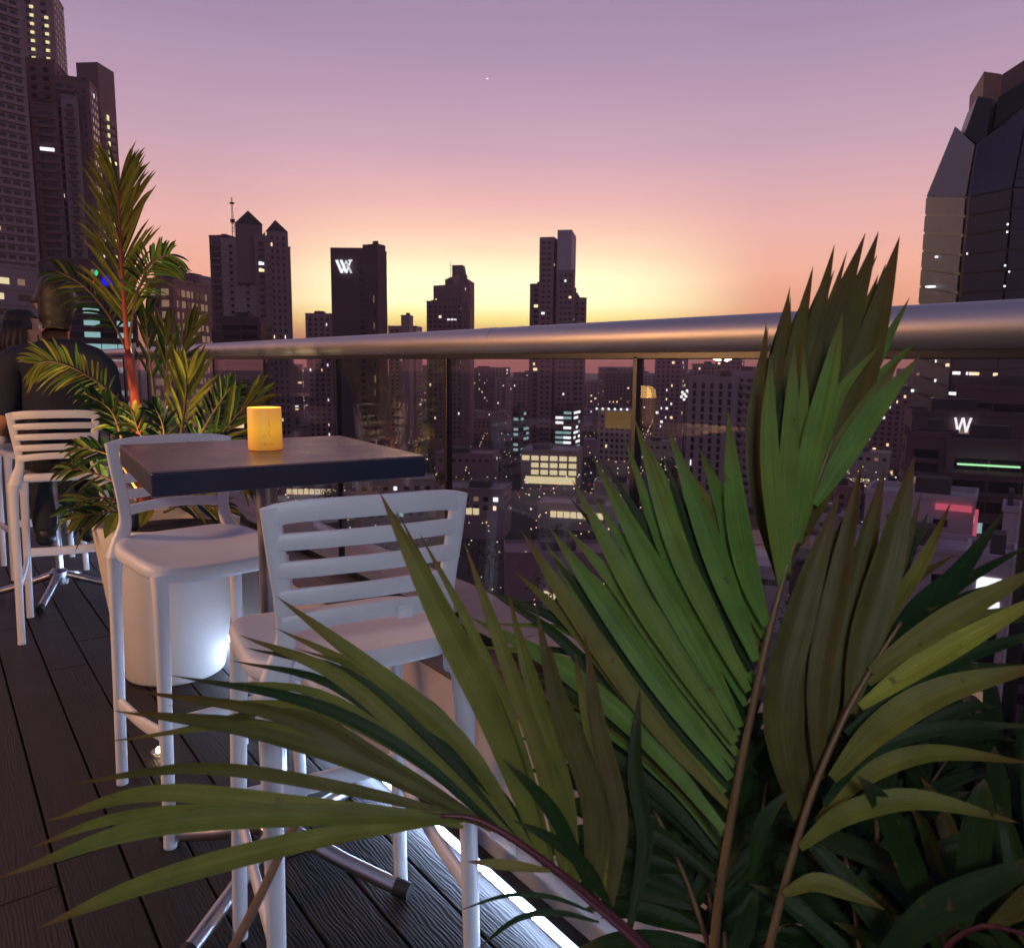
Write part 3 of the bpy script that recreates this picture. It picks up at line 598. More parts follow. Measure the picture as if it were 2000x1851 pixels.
# second frond on the right: bronze upright leaflets, olive ones reaching out of the frame
f2 = frond_stem(px_path([(1490, 1900), (1540, 1700), (1590, 1540), (1650, 1400), (1712, 1290), (1760, 1215)], .80, .84), .0046, .0018, M_TAN, palm)
traced(f2, [
    ([(1560, 1600), (1520, 1400), (1570, 1180), (1640, 960)], .84, .88, 84, 'b', .1),
    ([(1600, 1520), (1600, 1330), (1640, 1120), (1682, 905)], .84, .88, 64, 'b', .2),
    ([(1660, 1390), (1690, 1250), (1740, 1080), (1786, 890)], .84, .87, 84, 'b', -.1),
    ([(1690, 1330), (1730, 1210), (1800, 1100), (1858, 980)], .84, .88, 40, 'o', .5),
    ([(1640, 1420), (1650, 1250), (1690, 1130), (1750, 1010)], .88, .92, 40, 'd', .4),
    ([(1620, 1470), (1600, 1330), (1610, 1200), (1670, 1080)], .87, .92, 46, 'b', .4),
    ([(1730, 1260), (1790, 1190), (1870, 1120), (1960, 1000)], .85, .90, 56, 'd', .3),
    ([(1700, 1310), (1790, 1250), (1900, 1180), (2060, 1095)], .83, .80, 64, 'o', .2),
    ([(1680, 1380), (1780, 1310), (1900, 1240), (2080, 1140)], .83, .80, 60, 'y', .1),
    ([(1625, 1520), (1720, 1420), (1850, 1345), (2060, 1295)], .82, .77, 78, 'o', .15),
    ([(1562, 1655), (1650, 1590), (1790, 1560), (1990, 1606)], .80, .74, 60, 'o', .25),
    ([(1530, 1745), (1590, 1722), (1650, 1738), (1728, 1775)], .79, .76, 50, 'o', .2),
    ([(1700, 1900), (1800, 1800), (1900, 1740), (2080, 1660)], .72, .66, 95, 'd', .1),
    ([(1560, 1640), (1620, 1640), (1760, 1700), (1880, 1830)], .86, .9, 60, 'd', .3),
    ([(1470, 1700), (1480, 1640), (1500, 1590), (1545, 1540)], .80, .80, 40, 'd', .1),
    ([(1420, 1900), (1440, 1850), (1460, 1800), (1480, 1735)], .74, .74, 50, 'd', .1),
], 11, 'dbd')
# low frond sweeping left across the deck
f3 = frond_stem(px_path([(1330, 1930), (1240, 1830), (1130, 1735), (1020, 1650), (930, 1600), (860, 1592)], .80, .80), .0062, .0022, M_WINE, palm)
traced(f3, [
    ([(905, 1598), (640, 1590), (300, 1612), (-8, 1716)], .80, .74, 60, 'o', .1),
    ([(890, 1596), (600, 1640), (300, 1720), (72, 1812)], .80, .74, 56, 'o', .1),
    ([(905, 1600), (600, 1572), (300, 1548), (88, 1604)], .80, .76, 46, 'o', .25),
    ([(900, 1600), (600, 1585), (260, 1592), (58, 1655)], .80, .77, 36, 'o', .4),
    ([(930, 1605), (700, 1545), (400, 1500), (120, 1532)], .80, .80, 34, 'b', .4),
    ([(950, 1612), (720, 1500), (480, 1425), (222, 1388)], .80, .82, 40, 'b', .3),
    ([(970, 1620), (760, 1510), (560, 1400), (258, 1348)], .80, .83, 44, 'b', .3),
    ([(985, 1630), (800, 1470), (600, 1370), (330, 1318)], .80, .84, 34, 'd', .3),
    ([(1010, 1645), (840, 1480), (660, 1320), (468, 1240)], .80, .85, 42, 'o', .1),
    ([(1040, 1665), (900, 1450), (720, 1300), (540, 1164)], .80, .86, 50, 'o', .1),
    ([(1050, 1670), (930, 1500), (840, 1380), (700, 1310)], .82, .86, 34, 'd', .2),
    ([(1070, 1690), (960, 1400), (860, 1200), (742, 962)], .80, .84, 78, 'o', .1),
    ([(1100, 1710), (1060, 1500), (985, 1280), (905, 1056)], .81, .88, 44, 'o', .3),
    ([(1150, 1750), (1150, 1560), (1090, 1380), (1046, 1184)], .81, .87, 50, 'b', .3),
    ([(1190, 1780), (1210, 1600), (1170, 1420), (1142, 1236)], .81, .88, 48, 'b', .3),
    ([(1120, 1725), (1100, 1560), (1040, 1430), (960, 1290)], .83, .88, 40, 'o', .3),
    ([(1230, 1810), (1260, 1640), (1240, 1500), (1250, 1340)], .82, .88, 46, 'd', .3),
    ([(1080, 1700), (980, 1560), (880, 1470), (770, 1390)], .83, .86, 36, 'd', .3),
    ([(1160, 1755), (1110, 1640), (1060, 1560), (980, 1480)], .80, .80, 40, 'd', .3),
    ([(1200, 1790), (1150, 1700), (1080, 1640), (1000, 1600)], .80, .80, 34, 'd', .3),
], 16, 'dob', 5)
# short basal leaves, arching threads and a dry stalk
f4 = frond_stem(px_path([(1300, 1900), (1230, 1830), (1150, 1760), (1090, 1710)], .74, .76), .004, .0015, M_WINE, palm)
traced(f4, [
    ([(1075, 1700), (1020, 1692), (965, 1686), (912, 1682)], .78, .76, 26, 'p', .3),
    ([(905, 1615), (870, 1605), (830, 1604), (776, 1622)], .80, .80, 24, 'o', .3),
    ([(1160, 1782), (1080, 1752), (990, 1748), (890, 1780)], .78, .78, 13, 'd', .2),
    ([(1170, 1800), (1090, 1782), (1010, 1794), (926, 1858)], .77, .77, 17, 'd', .2),
])
frond_stem(px_path([(585, 1600), (560, 1640), (510, 1745), (440, 1880)], .79, .77), .0042, .0050, M_DRY, palm)
# the dense dark heart of the clump
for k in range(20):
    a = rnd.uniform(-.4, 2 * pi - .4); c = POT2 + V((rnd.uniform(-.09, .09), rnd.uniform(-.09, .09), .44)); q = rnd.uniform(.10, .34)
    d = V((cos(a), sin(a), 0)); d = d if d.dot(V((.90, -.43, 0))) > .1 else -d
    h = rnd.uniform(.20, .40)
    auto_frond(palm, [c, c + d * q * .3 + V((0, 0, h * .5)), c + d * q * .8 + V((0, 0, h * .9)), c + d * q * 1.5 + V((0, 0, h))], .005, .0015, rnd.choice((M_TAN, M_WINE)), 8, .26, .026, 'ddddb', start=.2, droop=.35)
for k in range(7):     # on the camera's right: blades that close the corner of the frame
    px = rnd.uniform(1750, 2050); y0 = 1880; d = rnd.uniform(.95, 1.15)
    auto_frond(palm, px_path([(1560, 1900), ((1560 + px) / 2, 1700), (px, rnd.uniform(1380, 1640))], d, d + .1), .004, .0015, M_TAN, 8, .28, .030, 'dddd', start=.25, droop=.3)

for x1, y1, x2, y2 in ((1270, 1560, 1230, 1440), (1340, 1560, 1330, 1440), (1310, 1680, 1260, 1600), (1480, 1640, 1500, 1500), (1560, 1600, 1620, 1480), (1640, 1700, 1760, 1600), (1400, 1560, 1400, 1420)):
    d = rnd.uniform(.98, 1.10)
    auto_frond(palm, px_path([(1420, 1960), ((1420 + x1) / 2, (1900 + y1) / 2), (x1, y1), (x2, y2)], .92, d), .004, .0015, M_TAN, 9, .20, .030, 'dddd', start=.15, droop=.25)

# ------------------------------------------------------------------ red-stemmed palm in the cream planter
pal2 = thing('palm', 'red-stemmed palm with a tall lit frond growing in the cream planter', 'palm', POT + V((0, 0, .61)), 'potted palms')
D2 = 3.28
def pp(pts, d0=D2, d1=D2): return px_path(pts, d0, d1)
frond_stem(pp([(285, 1000), (272, 860), (262, 770), (250, 690)]), .028, .016, M_RED, pal2)
auto_frond(pal2, pp([(250, 690), (243, 600), (236, 490), (232, 410), (232, 365)]), .011, .003, M_RED, 44, .33, .0155, 'yyyoy', start=.15, open_=(30, 15), droop=.14, taper=(.85, 1.0, .72), lift=.05)
auto_frond(pal2, pp([(251, 690), (262, 600), (285, 530), (308, 506), (332, 496)]), .006, .0022, M_TAN, 28, .15, .012, 'gogd', start=.3, open_=(62, 35), droop=.35)
auto_frond(pal2, pp([(250, 690), (215, 620), (165, 560), (110, 528)]), .006, .0025, M_TAN, 13, .17, .014, 'ddo', start=.2, open_=(50, 25), droop=.35)
auto_frond(pal2, pp([(262, 820), (215, 765), (150, 722), (100, 706), (72, 710)], 3.2, 3.0), .006, .0025, M_TAN, 26, .14, .011, 'yyog', start=.25, open_=(62, 30), droop=.3)
auto_frond(pal2, pp([(330, 930), (352, 850), (362, 780), (364, 730)], 3.2, 3.1), .007, .003, M_TAN, 10, .24, .020, 'yyoy', start=.35, open_=(35, 12), droop=.05)
auto_frond(pal2, pp([(340, 930), (390, 850), (430, 785), (455, 752)], 3.2, 3.15), .007, .003, M_TAN, 18, .14, .014, 'dgd', start=.25, open_=(55, 25), droop=.2)
auto_frond(pal2, pp([(350, 950), (410, 875), (460, 815), (500, 772)], 3.1, 3.05), .007, .003, M_TAN, 12, .22, .017, 'ogy', start=.2, open_=(30, 14), droop=.15)
auto_frond(pal2, pp([(300, 900), (300, 780), (288, 660), (285, 610)], 3.4, 3.45), .006, .002, M_TAN, 8, .20, .018, 'dob', start=.4, open_=(25, 10), droop=.05)
auto_frond(pal2, pp([(310, 900), (325, 780), (325, 690), (322, 640)], 3.4, 3.45), .006, .002, M_TAN, 8, .20, .018, 'dob', start=.4, open_=(22, 10), droop=.05)
auto_frond(pal2, pp([(305, 880), (330, 760), (358, 680), (378, 640)], 3.35, 3.4), .006, .002, M_TAN, 8, .20, .018, 'dob', start=.4, open_=(22, 10), droop=.08)
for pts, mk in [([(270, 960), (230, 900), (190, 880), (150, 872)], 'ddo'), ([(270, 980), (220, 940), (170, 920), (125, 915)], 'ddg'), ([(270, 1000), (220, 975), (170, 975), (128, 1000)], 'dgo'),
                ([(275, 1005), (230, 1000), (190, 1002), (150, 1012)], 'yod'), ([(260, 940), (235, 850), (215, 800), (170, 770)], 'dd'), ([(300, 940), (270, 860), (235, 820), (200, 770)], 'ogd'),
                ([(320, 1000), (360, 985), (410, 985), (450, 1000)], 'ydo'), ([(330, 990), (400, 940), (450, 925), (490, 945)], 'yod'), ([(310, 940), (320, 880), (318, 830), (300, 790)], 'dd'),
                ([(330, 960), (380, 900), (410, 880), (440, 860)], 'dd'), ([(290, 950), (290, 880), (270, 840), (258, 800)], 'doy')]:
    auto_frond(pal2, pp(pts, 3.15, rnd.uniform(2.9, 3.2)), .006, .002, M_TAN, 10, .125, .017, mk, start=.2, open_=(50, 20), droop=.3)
for (x, y, a) in [(232, 1005, .6), (350, 850, 1.4), (300, 985, -.4)]:
    p = at_depth(x, y, 2.98); blade('leaflet', [p, p + V((-.02, 0, -.015)), p + V((-.04, -.01, -.05)), p + V((-.055, -.01, -.085))], .05, (CAM - p).normalized(), LM['y'], pal2, .3)
# ------------------------------------------------------------------ people
M_SKIN = pbr('skin', (.50, .27, .18), .5, var=.08, vscale=30, bump=.1, bscale=300)
M_HAIR = pbr('dark hair', (.022, .014, .011), .5, var=.4, vscale=90, stretch=(1, 1, .15), bump=.6, bscale=140)
M_NAVY = pbr('navy cotton', (.012, .015, .032), .85, var=.25, vscale=18, bump=.4, bscale=30)
M_JEAN = pbr('dark trousers', (.016, .018, .024), .85, var=.25, vscale=25, bump=.4, bscale=40)
M_SHOE = pbr('black leather', (.012, .012, .013), .4, var=.3, vscale=30, bump=.2)
M_BLOUSE = pbr('grey blouse', (.10, .095, .11), .8, var=.2, vscale=20, bump=.3, bscale=40)
M_EYE = pbr('eye', (.6, .58, .55), .2)
def person(label, base, yaw, hair, top, arms, headtilt=(0, 0), long_hair=False, sc=1.0):
    """seated figure, origin on the floor under the hips, facing +y; one skin-modifier body, clothes cut from its surface"""
    root = thing('person', label, 'person', base); c0, s0 = cos(yaw), sin(yaw)
    v = []; r = []; e = []; lab = []
    def add(p, rad, par, l):
        v.append(V(p)); r.append(rad if isinstance(rad, tuple) else (rad, rad)); lab.append(l)
        if par is not None: e.append((par, len(v) - 1))
        return len(v) - 1
    def chain(par, pts):
        for p, rad, l in pts: par = add(p, rad, par, l)
        return par
    hx, hy = headtilt
    pel = add((0, 0, .875), (.165, .125), None, 'leg')
    w = chain(pel, [((0, .01, .99), (.155, .110), 'top'), ((0, .02, 1.10), (.160, .112), 'top'), ((0, .03, 1.22), (.175, .112), 'top')])
    ch = add((0, .035, 1.315), (.150, .10), w, 'top')
    nk = chain(ch, [((0, .04, 1.395), (.066, .066), 'top'), ((hx * .4, .055 + hy * .3, 1.445), (.060, .062), 'skin')])
    hd = chain(nk, [((hx * .8, .072 + hy * .7, 1.500), (.074, .086), 'head'), ((hx, .070 + hy, 1.565), (.084, .104), 'head'), ((hx, .064 + hy, 1.625), (.085, .106), 'head'), ((hx, .060 + hy, 1.685), (.070, .088), 'head'), ((hx, .060 + hy, 1.712), (.040, .050), 'head')])
    for s in (-1, 1):
        sh = add((s * .165, .025, 1.315), (.070, .072), ch, 'top')
        el, wr, hand = arms[0 if s < 0 else 1]
        el, wr, hand = V(el), V(wr), V(hand); shp = V((s * .165, .025, 1.315))
        a = chain(sh, [((s * .200, .022, 1.26), .060, 'top'), (shp.lerp(el, .55), .053, 'top'), (shp.lerp(el, .85), .047, 'top'), (el, .043, 'skin'), (el.lerp(wr, .4), .040, 'skin'), (wr, .027, 'skin')])
        D = (hand - wr).normalized(); U = V((0, 0, 1)); Sd = D.cross(U).normalized()
        palm_ = add(wr + D * .05, (.033, .018), a, 'skin'); kn = add(wr + D * .085, (.036, .015), palm_, 'skin')
        for i, (off, ln) in enumerate([(-.030, .060), (-.010, .070), (.010, .066), (.029, .052)]):
            b = wr + D * .088 + Sd * off; chain(kn, [(b + D * ln * .4 + U * .004, .0090, 'skin'), (b + D * ln * .75 - U * .006, .0082, 'skin'), (b + D * ln * .95 - U * .02, .007, 'skin')])
        sd = -s * (1 if D.y > 0 else 1)
        chain(palm_, [(wr + D * .055 + Sd * (.042 * (1 if Sd.x * s < 0 else -1)), .011, 'skin'), (wr + D * .09 + Sd * (.052 * (1 if Sd.x * s < 0 else -1)), .009, 'skin')])
        hp = add((s * .095, .03, .855), (.105, .095), pel, 'leg')
        k = chain(hp, [((s * .115, .22, .860), (.085, .082), 'leg'), ((s * .125, .41, .850), (.066, .066), 'leg'), ((s * .118, .415, .76), (.060, .060), 'leg'), ((s * .105, .34, .58), (.054, .056), 'leg'), ((s * .095, .255, .445), (.046, .046), 'leg')])
        chain(k, [((s * .095, .235, .405), (.042, .046), 'shoe'), ((s * .098, .285, .392), (.042, .036), 'shoe'), ((s * .102, .360, .384), (.044, .028), 'shoe'), ((s * .105, .425, .382), (.034, .024), 'shoe')])
    me = bpy.data.meshes.new('tmp'); me.from_pydata([tuple(p) for p in v], e, []); me.update()
    o = bpy.data.objects.new('tmp', me); COL.objects.link(o)
    md = o.modifiers.new('s', 'SKIN'); md.use_smooth_shade = True; md.branch_smoothing = .6
    for i, sv in enumerate(me.skin_vertices[0].data): sv.radius = r[i]; sv.use_root = (i == 0)
    o.modifiers.new('u', 'SUBSURF').levels = 2; o.modifiers['u'].render_levels = 2
    dg = bpy.context.evaluated_depsgraph_get(); ev = o.evaluated_get(dg); bm_ = bpy.data.meshes.new_from_object(ev)
    co = [p.co.copy() for p in bm_.vertices]; no = [p.normal.copy() for p in bm_.vertices]; fc = [tuple(p.vertices) for p in bm_.polygons]
    bpy.data.objects.remove(o); bpy.data.meshes.remove(me)
    # sculpt the plain head: jaw, brow, nose, ears
    hc = V((hx, .066 + hy, 1.59))
    def bump(i, c, sg, d):
        q = (co[i] - hc - V(c)); w_ = math.exp(-(q.x ** 2 / sg[0] ** 2 + q.y ** 2 / sg[1] ** 2 + q.z ** 2 / sg[2] ** 2)); co[i] += V(d) * w_
    for i in range(len(co)):
        if co[i].z > 1.44:
            bump(i, (0, .09, -.085), (.045, .05, .035), (0, .030, -.012)); bump(i, (0, .10, -.012), (.014, .05, .022), (0, .026, -.004)); bump(i, (0, .10, .035), (.05, .04, .015), (0, .007, 0))
            for s in (-1, 1):
                bump(i, (s * .082, -.004, -.010), (.04, .016, .028), (s * .022, -.006, 0)); bump(i, (s * .034, .10, .008), (.018, .03, .012), (0, -.009, 0))
    segs = [(v[a], v[b], lab[b]) for a, b in e]
    def near(p):
        best = 9; l = ''
        for a, b, k in segs:
            d = b - a; t = max(0, min(1, (p - a).dot(d) / max(d.length_squared, 1e-9))); q = (p - a - d * t).length
            if q < best: best = q; l = k
        return l
    vl = [near(p) for p in co]
    X = lambda p: V((p.x * c0 - p.y * s0, p.x * s0 + p.y * c0, .78 + (p.z - .78) * sc if p.z > .78 else p.z)) + V(base)
    mo('body', [X(p) for p in co], fc, M_SKIN, root, True)
    def cloth(name, keys, mat, off, test=None, amp=.004, thin=None):
        fs = [f for f in fc if (any(vl[i] in keys for i in f) if test is None else all((vl[i] in keys) and test(co[i]) for i in f))]
        ids = sorted({i for f in fs for i in f}); mp_ = {i: k for k, i in enumerate(ids)}
        vs = [X(co[i] + no[i] * (1 if thin is None else max(.15, min(1, (co[i].z - thin) / .06))) * (off + amp * noise.noise(co[i] * 26) + amp * 1.5 * noise.noise(co[i] * 9))) for i in ids]
        g = mo(name, vs, [tuple(mp_[i] for i in f) for f in fs], mat, root, True)
        sm = g.modifiers.new('thick', 'SOLIDIFY'); sm.thickness = .004 if thin is None else .012; sm.offset = -1
        return g
    cloth('shirt', ('top',), top, .016, amp=.006)
    cloth('trousers', ('leg',), M_JEAN, .010, amp=.006)
    cloth('shoes', ('shoe',), M_SHOE, .006, amp=.001)
    def hair_zone(p):
        q = p - V((hx, .062 + hy, 1.60))
        if p.z < 1.45 or abs(q.x) > .098 or (p.z < 1.53 and q.y > -.02): return False
        return q.z > (.05 if q.y > .06 else (-.03 if q.y > .0 else -.15))
    cloth('hair', ('head', 'skin'), hair, .009, hair_zone, .006, 1.45)
    if long_hair:
        b = MB(); 
        for i in range(9):
            a = pi + pi * i / 8; b.sweep([X(V((hx + .078 * cos(a) * q, .05 + hy + .085 * sin(a) * q, z))) for z, q in ((1.63, .85), (1.56, 1.08), (1.48, 1.15), (1.40, 1.2), (1.33, 1.15))], [(.03, .02), (.03, .02), (.028, .02), (.024, .016), (.01, .008)], n=8)
        b.out('long_hair', hair, root, True)
    for s in (-1, 1): MB().ball(X(V((hx + s * .034, .155 + hy, 1.598))), .0125, 10, 8).out('eye', M_EYE, root, True)
    MB().sweep([X(V((hx + x,   .170 + hy - abs(x) * .3, 1.528))) for x in (-.024, 0, .024)], (.004, .005), n=8).out('lips', pbr('lips', (.35, .12, .10), .4), root, True)
    return root
person('man in a dark navy shirt seated with his back to us on a white stool', (.515, 4.30, 0), radians(-6), M_HAIR, M_NAVY,
       [((-.235, .03, 1.03), (-.245, .20, .955), (-.15, .33, .955)), ((.245, .07, 1.03), (.16, .30, .97), (.10, .40, .96))], (.02, .01))
person('dark-haired person at the left edge, half hidden behind the man in navy', (.43, 5.72, 0), radians(275), M_HAIR, M_BLOUSE,
       [((-.235, .10, 1.06), (-.18, .27, 1.02), (-.08, .36, .99)), ((.235, .10, 1.06), (.18, .27, 1.02), (.08, .36, .99))], (0, .02), True, .90)
# ------------------------------------------------------------------ city: ground, hills
ZG = -62.0
M_GROUND = pbr('city ground', (.045, .042, .042), .9, var=.5, vscale=.02, coords='Object')
b = MB(); nr = 10; na = 64
vs = [V((0, 0, ZG))] + [V((r * cos(2 * pi * k / na), r * sin(2 * pi * k / na), ZG)) for r in (100, 200, 400, 800, 1500, 2500, 3500, 4500, 5500, 6500) for k in range(na)]
fs = [(0, 1 + k, 1 + (k + 1) % na) for k in range(na)] + [(1 + i * na + k, 1 + (i + 1) * na + k, 1 + (i + 1) * na + (k + 1) % na, 1 + i * na + (k + 1) % na) for i in range(nr - 1) for k in range(na)]
tag(mo('ground', vs, fs, M_GROUND), kind='structure')
M_HILL = pbr('wooded hill', (.035, .045, .030), .95, var=.5, vscale=.03)
vs = []; nu = 120; prof = [(2300, 0), (2500, .35), (2750, .8), (3000, 1.0), (3300, .85), (3800, .3), (4200, 0)]
for i in range(nu + 1):
    a = radians(-20 + 150 * i / nu)
    h = 34 * (.55 + .6 * noise.noise(V((a * 3.1, 1.7, 0))) + .3 * noise.noise(V((a * 9, 3, 0))))
    vs += [V((r * sin(a), r * cos(a), ZG - .5 + max(2, h) * q * (1 + .15 * noise.noise(V((a * 40, r * .01, 0)))))) for r, q in prof]
m = len(prof); fs = [(i * m + k, (i + 1) * m + k, (i + 1) * m + k + 1, i * m + k + 1) for i in range(nu) for k in range(m - 1)]
tag(mo('hills', vs, fs, M_HILL, smooth=True), kind='structure')

# ------------------------------------------------------------------ city: buildings
def wallm(n, c, **k): return pbr(n, tuple(min(.6, v * 1.45) for v in c), .8, var=.14, vscale=.35, stretch=(1, 1, .3), **k)
BW = {'conc': wallm('grey concrete', (.27, .215, .21)), 'beige': wallm('beige render', (.36, .29, .27)), 'brown': wallm('brown render', (.20, .125, .115)), 'dark': wallm('dark cladding', (.115, .07, .072)),
      'pale': wallm('pale render', (.42, .35, .35)), 'brick': wallm('red brick render', (.26, .14, .12)), 'mauve': wallm('mauve grey render', (.28, .185, .185)), 'cream': wallm('cream render', (.40, .34, .27))}
M_WIN = pbr('dark window glass', (.018, .016, .02), .15, spec=.6)
M_GT = pbr('tower glass', (.078, .068, .092), .42, spec=.45, var=.25, vscale=.08)  # left facet: its sky reflection put into a lighter colour
M_GT2 = pbr('shaded tower glass', (.052, .048, .065), .42, spec=.45, var=.25, vscale=.08)  # same glass, the other facets' shade put into its colour
M_ROOF = pbr('roofing', (.09, .075, .07), .9, var=.3, vscale=.4)
M_TILE = pbr('dark roof tiles', (.07, .04, .04), .7, var=.3, vscale=.6)
GL = {'w': glow('warm lit window', (1, .74, .42), 1.5), 'c': glow('cool lit window', (.90, .95, 1), 1.5), 't': glow('teal lit window', (.45, .80, .82), .55), 'y': glow('yellow lit window', (1, .86, .42), .95), 'k': glow('cream lit window', (1, .86, .50), .80),
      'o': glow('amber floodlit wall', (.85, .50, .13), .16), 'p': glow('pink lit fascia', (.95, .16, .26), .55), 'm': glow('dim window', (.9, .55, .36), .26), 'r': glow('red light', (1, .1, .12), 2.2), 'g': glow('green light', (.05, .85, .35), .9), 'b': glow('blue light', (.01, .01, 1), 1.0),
      'h': glow('crimson light', (1, .03, .09), .9), 'W': glow('white sign light', (.95, .97, 1), 1.15), 'G': glow('lime lit strip', (.45, 1, .5), 1.2)}
UP = V((0, 0, 1))
class Fac:
    """collects a building's windows: dark ones and lit ones by colour"""
    def __init__(s): s.w = MB(); s.l = {}; s.s = MB()
    def grid(s, a, b, z0, z1, n, style='punch', bay=3.4, fl=3.2, lit=.06, cols='wc', fw=.5, fh=.5, inset=1.0, seed=0, slab=1.0):
        """windows on the face from a to b (ground points), outward normal n"""
        a, b = V(a), V(b); L_ = (b - a).length - 2 * inset
        if L_ < 1.5 or z1 - z0 < 3: return
        u = (b - a).normalized(); nb = max(1, round(L_ / bay)); nf = max(1, int((z1 - z0 - 1.2) / fl)); bw = L_ / nb
        for f in range(nf):
            zc = z1 - 1.6 - fl * (f + .5)
            runs = [(inset, L_ + inset)] if style == 'ribbon' else [(inset + bw * (i + .5 - fw / 2), inset + bw * (i + .5 + fw / 2)) for i in range(nb)]
            if style == 'ribbon': runs = [(inset + bw * i + .12, inset + bw * (i + 1) - .12) for i in range(nb)]
            for x0, x1 in runs:
                p = a + u * x0 + n * .10; q = a + u * x1 + n * .10; h = fl * fh / 2
                d = s.w
                if rnd.random() < lit:
                    d = s.l.setdefault(rnd.choice(cols), MB())
                    if style != 'ribbon' and rnd.random() < .6: m_ = p.lerp(q, rnd.uniform(.3, .7)); q = m_
                d.quad(p + UP * (zc - h), q + UP * (zc - h), q + UP * (zc + h), p + UP * (zc + h))
            if style == 'punch' and (b - a).length < 60:
                c = a + u * (L_ / 2 + inset) + n * .08; s.s.box(c + UP * (zc - fl * .5), (L_ / 2 + inset * .9, .09, .12), (u, n, UP))
            if style == 'balcony':
                c = a + u * (L_ / 2 + inset) + n * (slab / 2); s.s.box(c + UP * (zc - fl * .36), (L_ / 2, slab / 2, .55), (u, n, UP))
            elif style == 'ribbon':
                c = a + u * (L_ / 2 + inset) + n * .18; s.s.box(c + UP * (zc - fl * .42), (L_ / 2, .18, .2), (u, n, UP))
    def out(s, root, wall):
        if s.w.v: s.w.out('windows', M_WIN, root, kind='stuff')
        for k, m_ in s.l.items(): m_.out('window_glows', GL[k], root, kind='stuff')
        if s.s.v: s.s.out('floor_slabs', wall, root, kind='stuff')
def corners(pl, pr, dl, dr, dep, top=712):
    py = max(0, top) if isinstance(top, int) else 712
    A = at_dist(pl, py, dl); B = at_dist(pr, py, dr); A.z = B.z = 0
    u = (B - A).normalized(); n = V((u.y, -u.x, 0))
    if n.dot(A) > 0: n = -n
    return A, B, B - n * dep, A - n * dep, u, n
def zpx(px, py, d): return at_dist(px, py, d).z
def block(root, fac, pl, pr, dl, dr, dep, top, wall, base=None, style='punch', sides=True, windows=True, name='wall', roofkit=True, **k):
    A, B, C_, D_, u, n = corners(pl, pr, dl, dr, dep, top); zt = top if isinstance(top, float) else zpx((pl + pr) / 2, top, (dl + dr) / 2); z0 = ZG if base is None else base
    vs = [p + UP * z0 for p in (A, B, C_, D_)] + [p + UP * zt for p in (A, B, C_, D_)]
    o = mo(name, vs, [(0, 1, 5, 4), (1, 2, 6, 5), (2, 3, 7, 6), (3, 0, 4, 7), (4, 5, 6, 7), (3, 2, 1, 0)], wall, root)
    if roofkit:
        L_ = (B - A).length; q = MB(); c = (A + C_) / 2; t = .25
        for p0, p1 in ((A, B), (B, C_), (C_, D_), (D_, A)):
            w = (p1 - p0).normalized(); pn = V((w.y, -w.x, 0)); q.box((p0 + p1) / 2 + UP * (zt + .35), ((p1 - p0).length / 2 + .1, .2, .36), (w, pn, UP))
        q.out('roof_parapet', wall, o)
        MB().box(c + u * rnd.uniform(-.2, .2) * L_ + UP * (zt + 1.2), (L_ * .16, dep * .2, 1.3), (u, n, UP)).out('roof_house', M_ROOF, o)
    if windows:
        zb = max(z0, -52 if base is None else z0)
        fac.grid(A, B, zb, zt, n, style, **k)
        if sides:
            if u.dot(-B) > 0: fac.grid(B, C_, zb, zt, u, style, **k)
            if (-u).dot(-A) > 0: fac.grid(D_, A, zb, zt, -u, style, **k)
    return A, B, C_, D_, u, n, zt
def building(label, pl, pr, dl, dr, dep, top, wall, name='tower_block', group=None, **k):
    A, B, C_, D_, u, n = corners(pl, pr, dl, dr, dep, top); c = (A + C_) / 2
    root = thing(name, label, 'building', (c.x, c.y, ZG), group); f = Fac(); r = block(root, f, pl, pr, dl, dr, dep, top, BW[wall], **k); f.out(root, BW[wall])
    return root, r
def pyramid(root, A, B, C_, D_, z, apex_z, name='roof'):
    c = (A + C_) / 2; vs = [p + (p - c) * .04 + UP * z for p in (A, B, C_, D_)] + [c + UP * apex_z]
    return mo(name, vs, [(0, 1, 4), (1, 2, 4), (2, 3, 4), (3, 0, 4), (3, 2, 1, 0)], M_TILE, root)
def sign(name, root, polys, A, u, n, mat, off=.35, thick=.4):
    """flat letters/marks as thin solids on a wall: polys in metres (x along u from A, z)"""
    q = MB()
    for p in polys:
        k = len(p); fr = [A + u * x + UP * z + n * (off + thick) for x, z in p]; bk = [A + u * x + UP * z + n * off for x, z in p]
        q.add(fr + bk, [tuple(range(k)), tuple(range(2 * k - 1, k - 1, -1))] + [(i, (i + 1) % k, k + (i + 1) % k, k + i) for i in range(k)])
    return q.out(name, mat, root)
def bar(x0, z0, x1, z1, w):
    d = V((x1 - x0, z1 - z0)); n_ = V((-d.y, d.x)).normalized() * (w / 2)
    return [(x0 - w * .0 - n_.x, z0 - n_.y), (x1 - n_.x, z1 - n_.y), (x1 + n_.x, z1 + n_.y), (x0 + n_.x, z0 + n_.y)]
def slant(x0, x1, z0, z1, w0, w1=None):
    """stroke with flat ends, from (x0,z0) up to (x1,z1)"""
    w1 = w0 if w1 is None else w1; return [(x0 - w0 / 2, z0), (x0 + w0 / 2, z0), (x1 + w1 / 2, z1), (x1 - w1 / 2, z1)]

